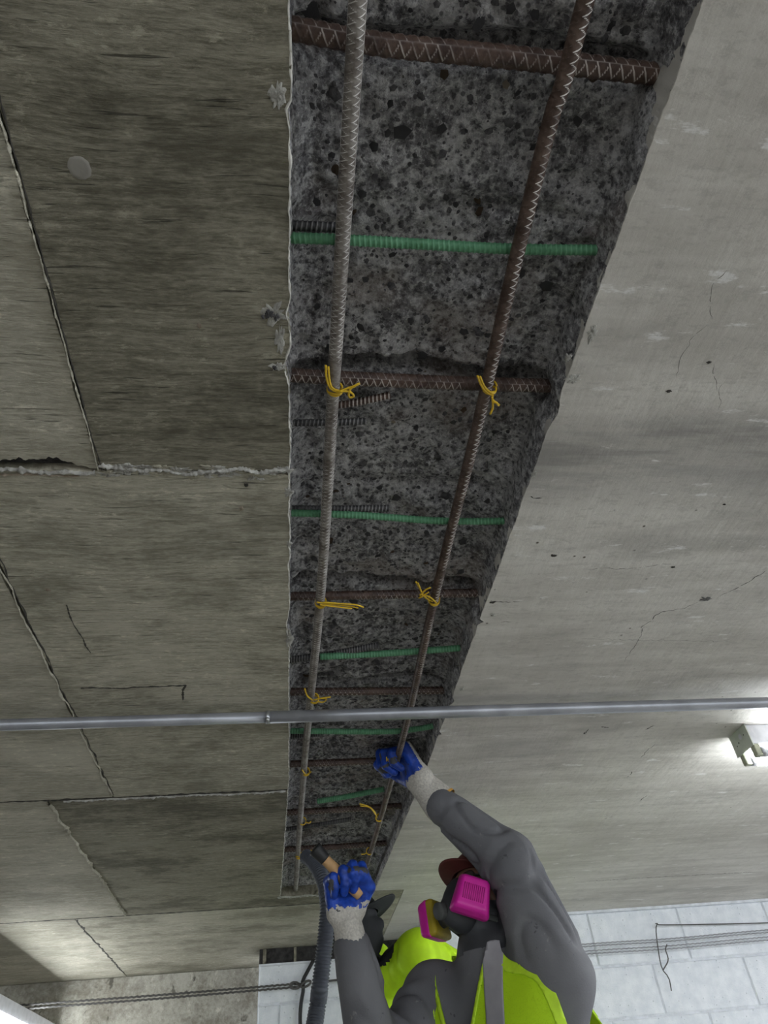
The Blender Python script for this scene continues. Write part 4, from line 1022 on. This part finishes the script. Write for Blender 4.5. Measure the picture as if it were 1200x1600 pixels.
# cap: crown and curved peak
nu, nv = 36, 12; V = []; Fq = []
for i in range(nv + 1):
    ph = i / nv * math.pi / 2
    for j in range(nu):
        a = j / nu * 2 * math.pi; V.append(hp3(.084 * math.cos(ph) * math.cos(a), -.012 + .102 * math.cos(ph) * math.sin(a), .040 + .082 * math.sin(ph)))
for i in range(nv):
    for j in range(nu): Fq.append((i * nu + j, i * nu + (j + 1) % nu, (i + 1) * nu + (j + 1) % nu, (i + 1) * nu + j))
capo = obj('cap', V, Fq, M['redcap'], man); q = capo.modifiers.new('thick', 'SOLIDIFY'); q.thickness = .004
V = []; Fq = []; nb, na = 8, 25
for i in range(nb + 1):
    t = i / nb
    for j in range(na):
        a = (j / (na - 1) * 2 - 1) * 1.25; rx = .084 + .010 * t; ry = .102 + .046 * t * (math.cos(a * .95)) ** .6
        V.append(hp3(rx * math.sin(a), -.012 + ry * math.cos(a), .040 + .012 * t - .020 * t * abs(math.sin(a)) ** 2))
for i in range(nb):
    for j in range(na - 1): Fq.append((i * na + j, i * na + j + 1, (i + 1) * na + j + 1, (i + 1) * na + j))
br = obj('peak', V, Fq, M['redcap'], capo); q = br.modifiers.new('thick', 'SOLIDIFY'); q.thickness = .004
# tool in the fist
g0 = wr_ + ey * .085 - ed * .030
tool = empty('hand_tool', tuple(g0)); tag(tool, 'wooden tool handle with a black end held in the lower blue and white glove', 'tool')
v, f, S, TH = sweep([g0 - hx * .045, g0, g0 + hx * .075], lambda S, TH: .0135 + .001 * np.sin(S * 40), 16, .005); obj('handle', v, f, M['wood'], tool)
v, f, S, TH = sweep([g0 + hx * .072, g0 + hx * .108], lambda S, TH: .0165 - .002 * np.cos(S * 60), 16, .004); obj('black_end', v, f, M['blackgrip'], tool)

# --- the second worker, behind ---------------------------------------------------------------
D2 = 2.45
def Q2(x, y, d=D2): return PD(x, y, d)
hd = Q2(555, 1450); ls2 = Q2(622, 1510); 
J2 = dict(head=hd, ls=Q2(606, 1530, D2 - .03), rs=Q2(606, 1530, D2 - .03) + np.array([-.05, .30, 0]), hipz=hd[2] - .80, foot=max(.0, hd[2] - 1.62), armr=(.074, .066, .045))
J2['le'] = Q2(655, 1488, D2 - .10); J2['lw'] = Q2(745, 1532, D2 - .10); J2['re'] = J2['rs'] + np.array([-.03, .10, -.27]); J2['rw'] = J2['re'] + np.array([.10, -.10, -.20])
lat2 = unit((J2['ls'] - J2['rs']) * np.array([1, 1, 0])); fr2 = unit(np.cross([0, 0, 1], lat2)); 
f2 = unit([.86, -.42, .18]); l2 = unit(np.cross([0, 0, 1.], f2)); u2 = unit(np.cross(f2, l2))
m2 = (J2['ls'] + J2['rs']) / 2
mate = empty('person', (float(m2[0]), float(m2[1]), float(J2['foot']))); tag(mate, 'second worker in a lime jacket and black cap, half hidden behind the raised glove', 'person')
b2, t2, H2, mm2, TA2 = figure(mate, J2, fr2, lat2, (l2, f2, u2), [M['limejacket'], M['blackcap'], M['trousers'], M['boot'], M['blackcap']], blend=.012, h=.009)
V = []; Fq = []
for i in range(nv + 1):
    ph = i / nv * math.pi / 2
    for j in range(nu):
        a = j / nu * 2 * math.pi; V.append(H2(.086 * math.cos(ph) * math.cos(a), -.012 + .104 * math.cos(ph) * math.sin(a), .030 + .090 * math.sin(ph)))
for i in range(nv):
    for j in range(nu): Fq.append((i * nu + j, i * nu + (j + 1) % nu, (i + 1) * nu + (j + 1) % nu, (i + 1) * nu + j))
c2 = obj('cap', V, Fq, M['blackcap'], mate); q = c2.modifiers.new('thick', 'SOLIDIFY'); q.thickness = .004
V = []; Fq = []
for i in range(nb + 1):
    t = i / nb
    for j in range(na):
        a = (j / (na - 1) * 2 - 1) * 1.3; rx = .086 + .008 * t; ry = .104 + .075 * t * (math.cos(a * .95)) ** .6
        V.append(H2(rx * math.sin(a), -.012 + ry * math.cos(a), .030 + .02 * t - .035 * t * abs(math.sin(a)) ** 2))
for i in range(nb):
    for j in range(na - 1): Fq.append((i * na + j, i * na + j + 1, (i + 1) * na + j + 1, (i + 1) * na + j))
br = obj('peak', V, Fq, M['blackcap'], c2); q = br.modifiers.new('thick', 'SOLIDIFY'); q.thickness = .004

# low work platform the front worker stands on (below the frame)
pf_ = empty('work_platform', (.47, 1.92, 0)); tag(pf_, 'low grey work platform under the front worker', 'platform')
obj('deck', *box(.05, .95, 1.62, 2.22, .37, .412), M['plank'], pf_, smooth=False)
for x in (.08, .88):
    for y in (1.65, 2.15): obj('leg', *box(x, x + .04, y, y + .04, 0, .37), M['metal'], pf_, smooth=False)
if J2['foot'] > .01:
    p2 = empty('work_platform', (float(m2[0]), float(m2[1]), 0)); tag(p2, 'low grey work platform under the worker in lime', 'platform')
    obj('deck', *box(m2[0] - .35, m2[0] + .35, m2[1] - .28, m2[1] + .35, J2['foot'] - .05, J2['foot'] - .008), M['plank'], p2, smooth=False)
    for x in (-.33, .29):
        for y in (-.26, .29): obj('leg', *box(m2[0] + x, m2[0] + x + .04, m2[1] + y, m2[1] + y + .04, 0, J2['foot'] - .045), M['metal'], p2, smooth=False)
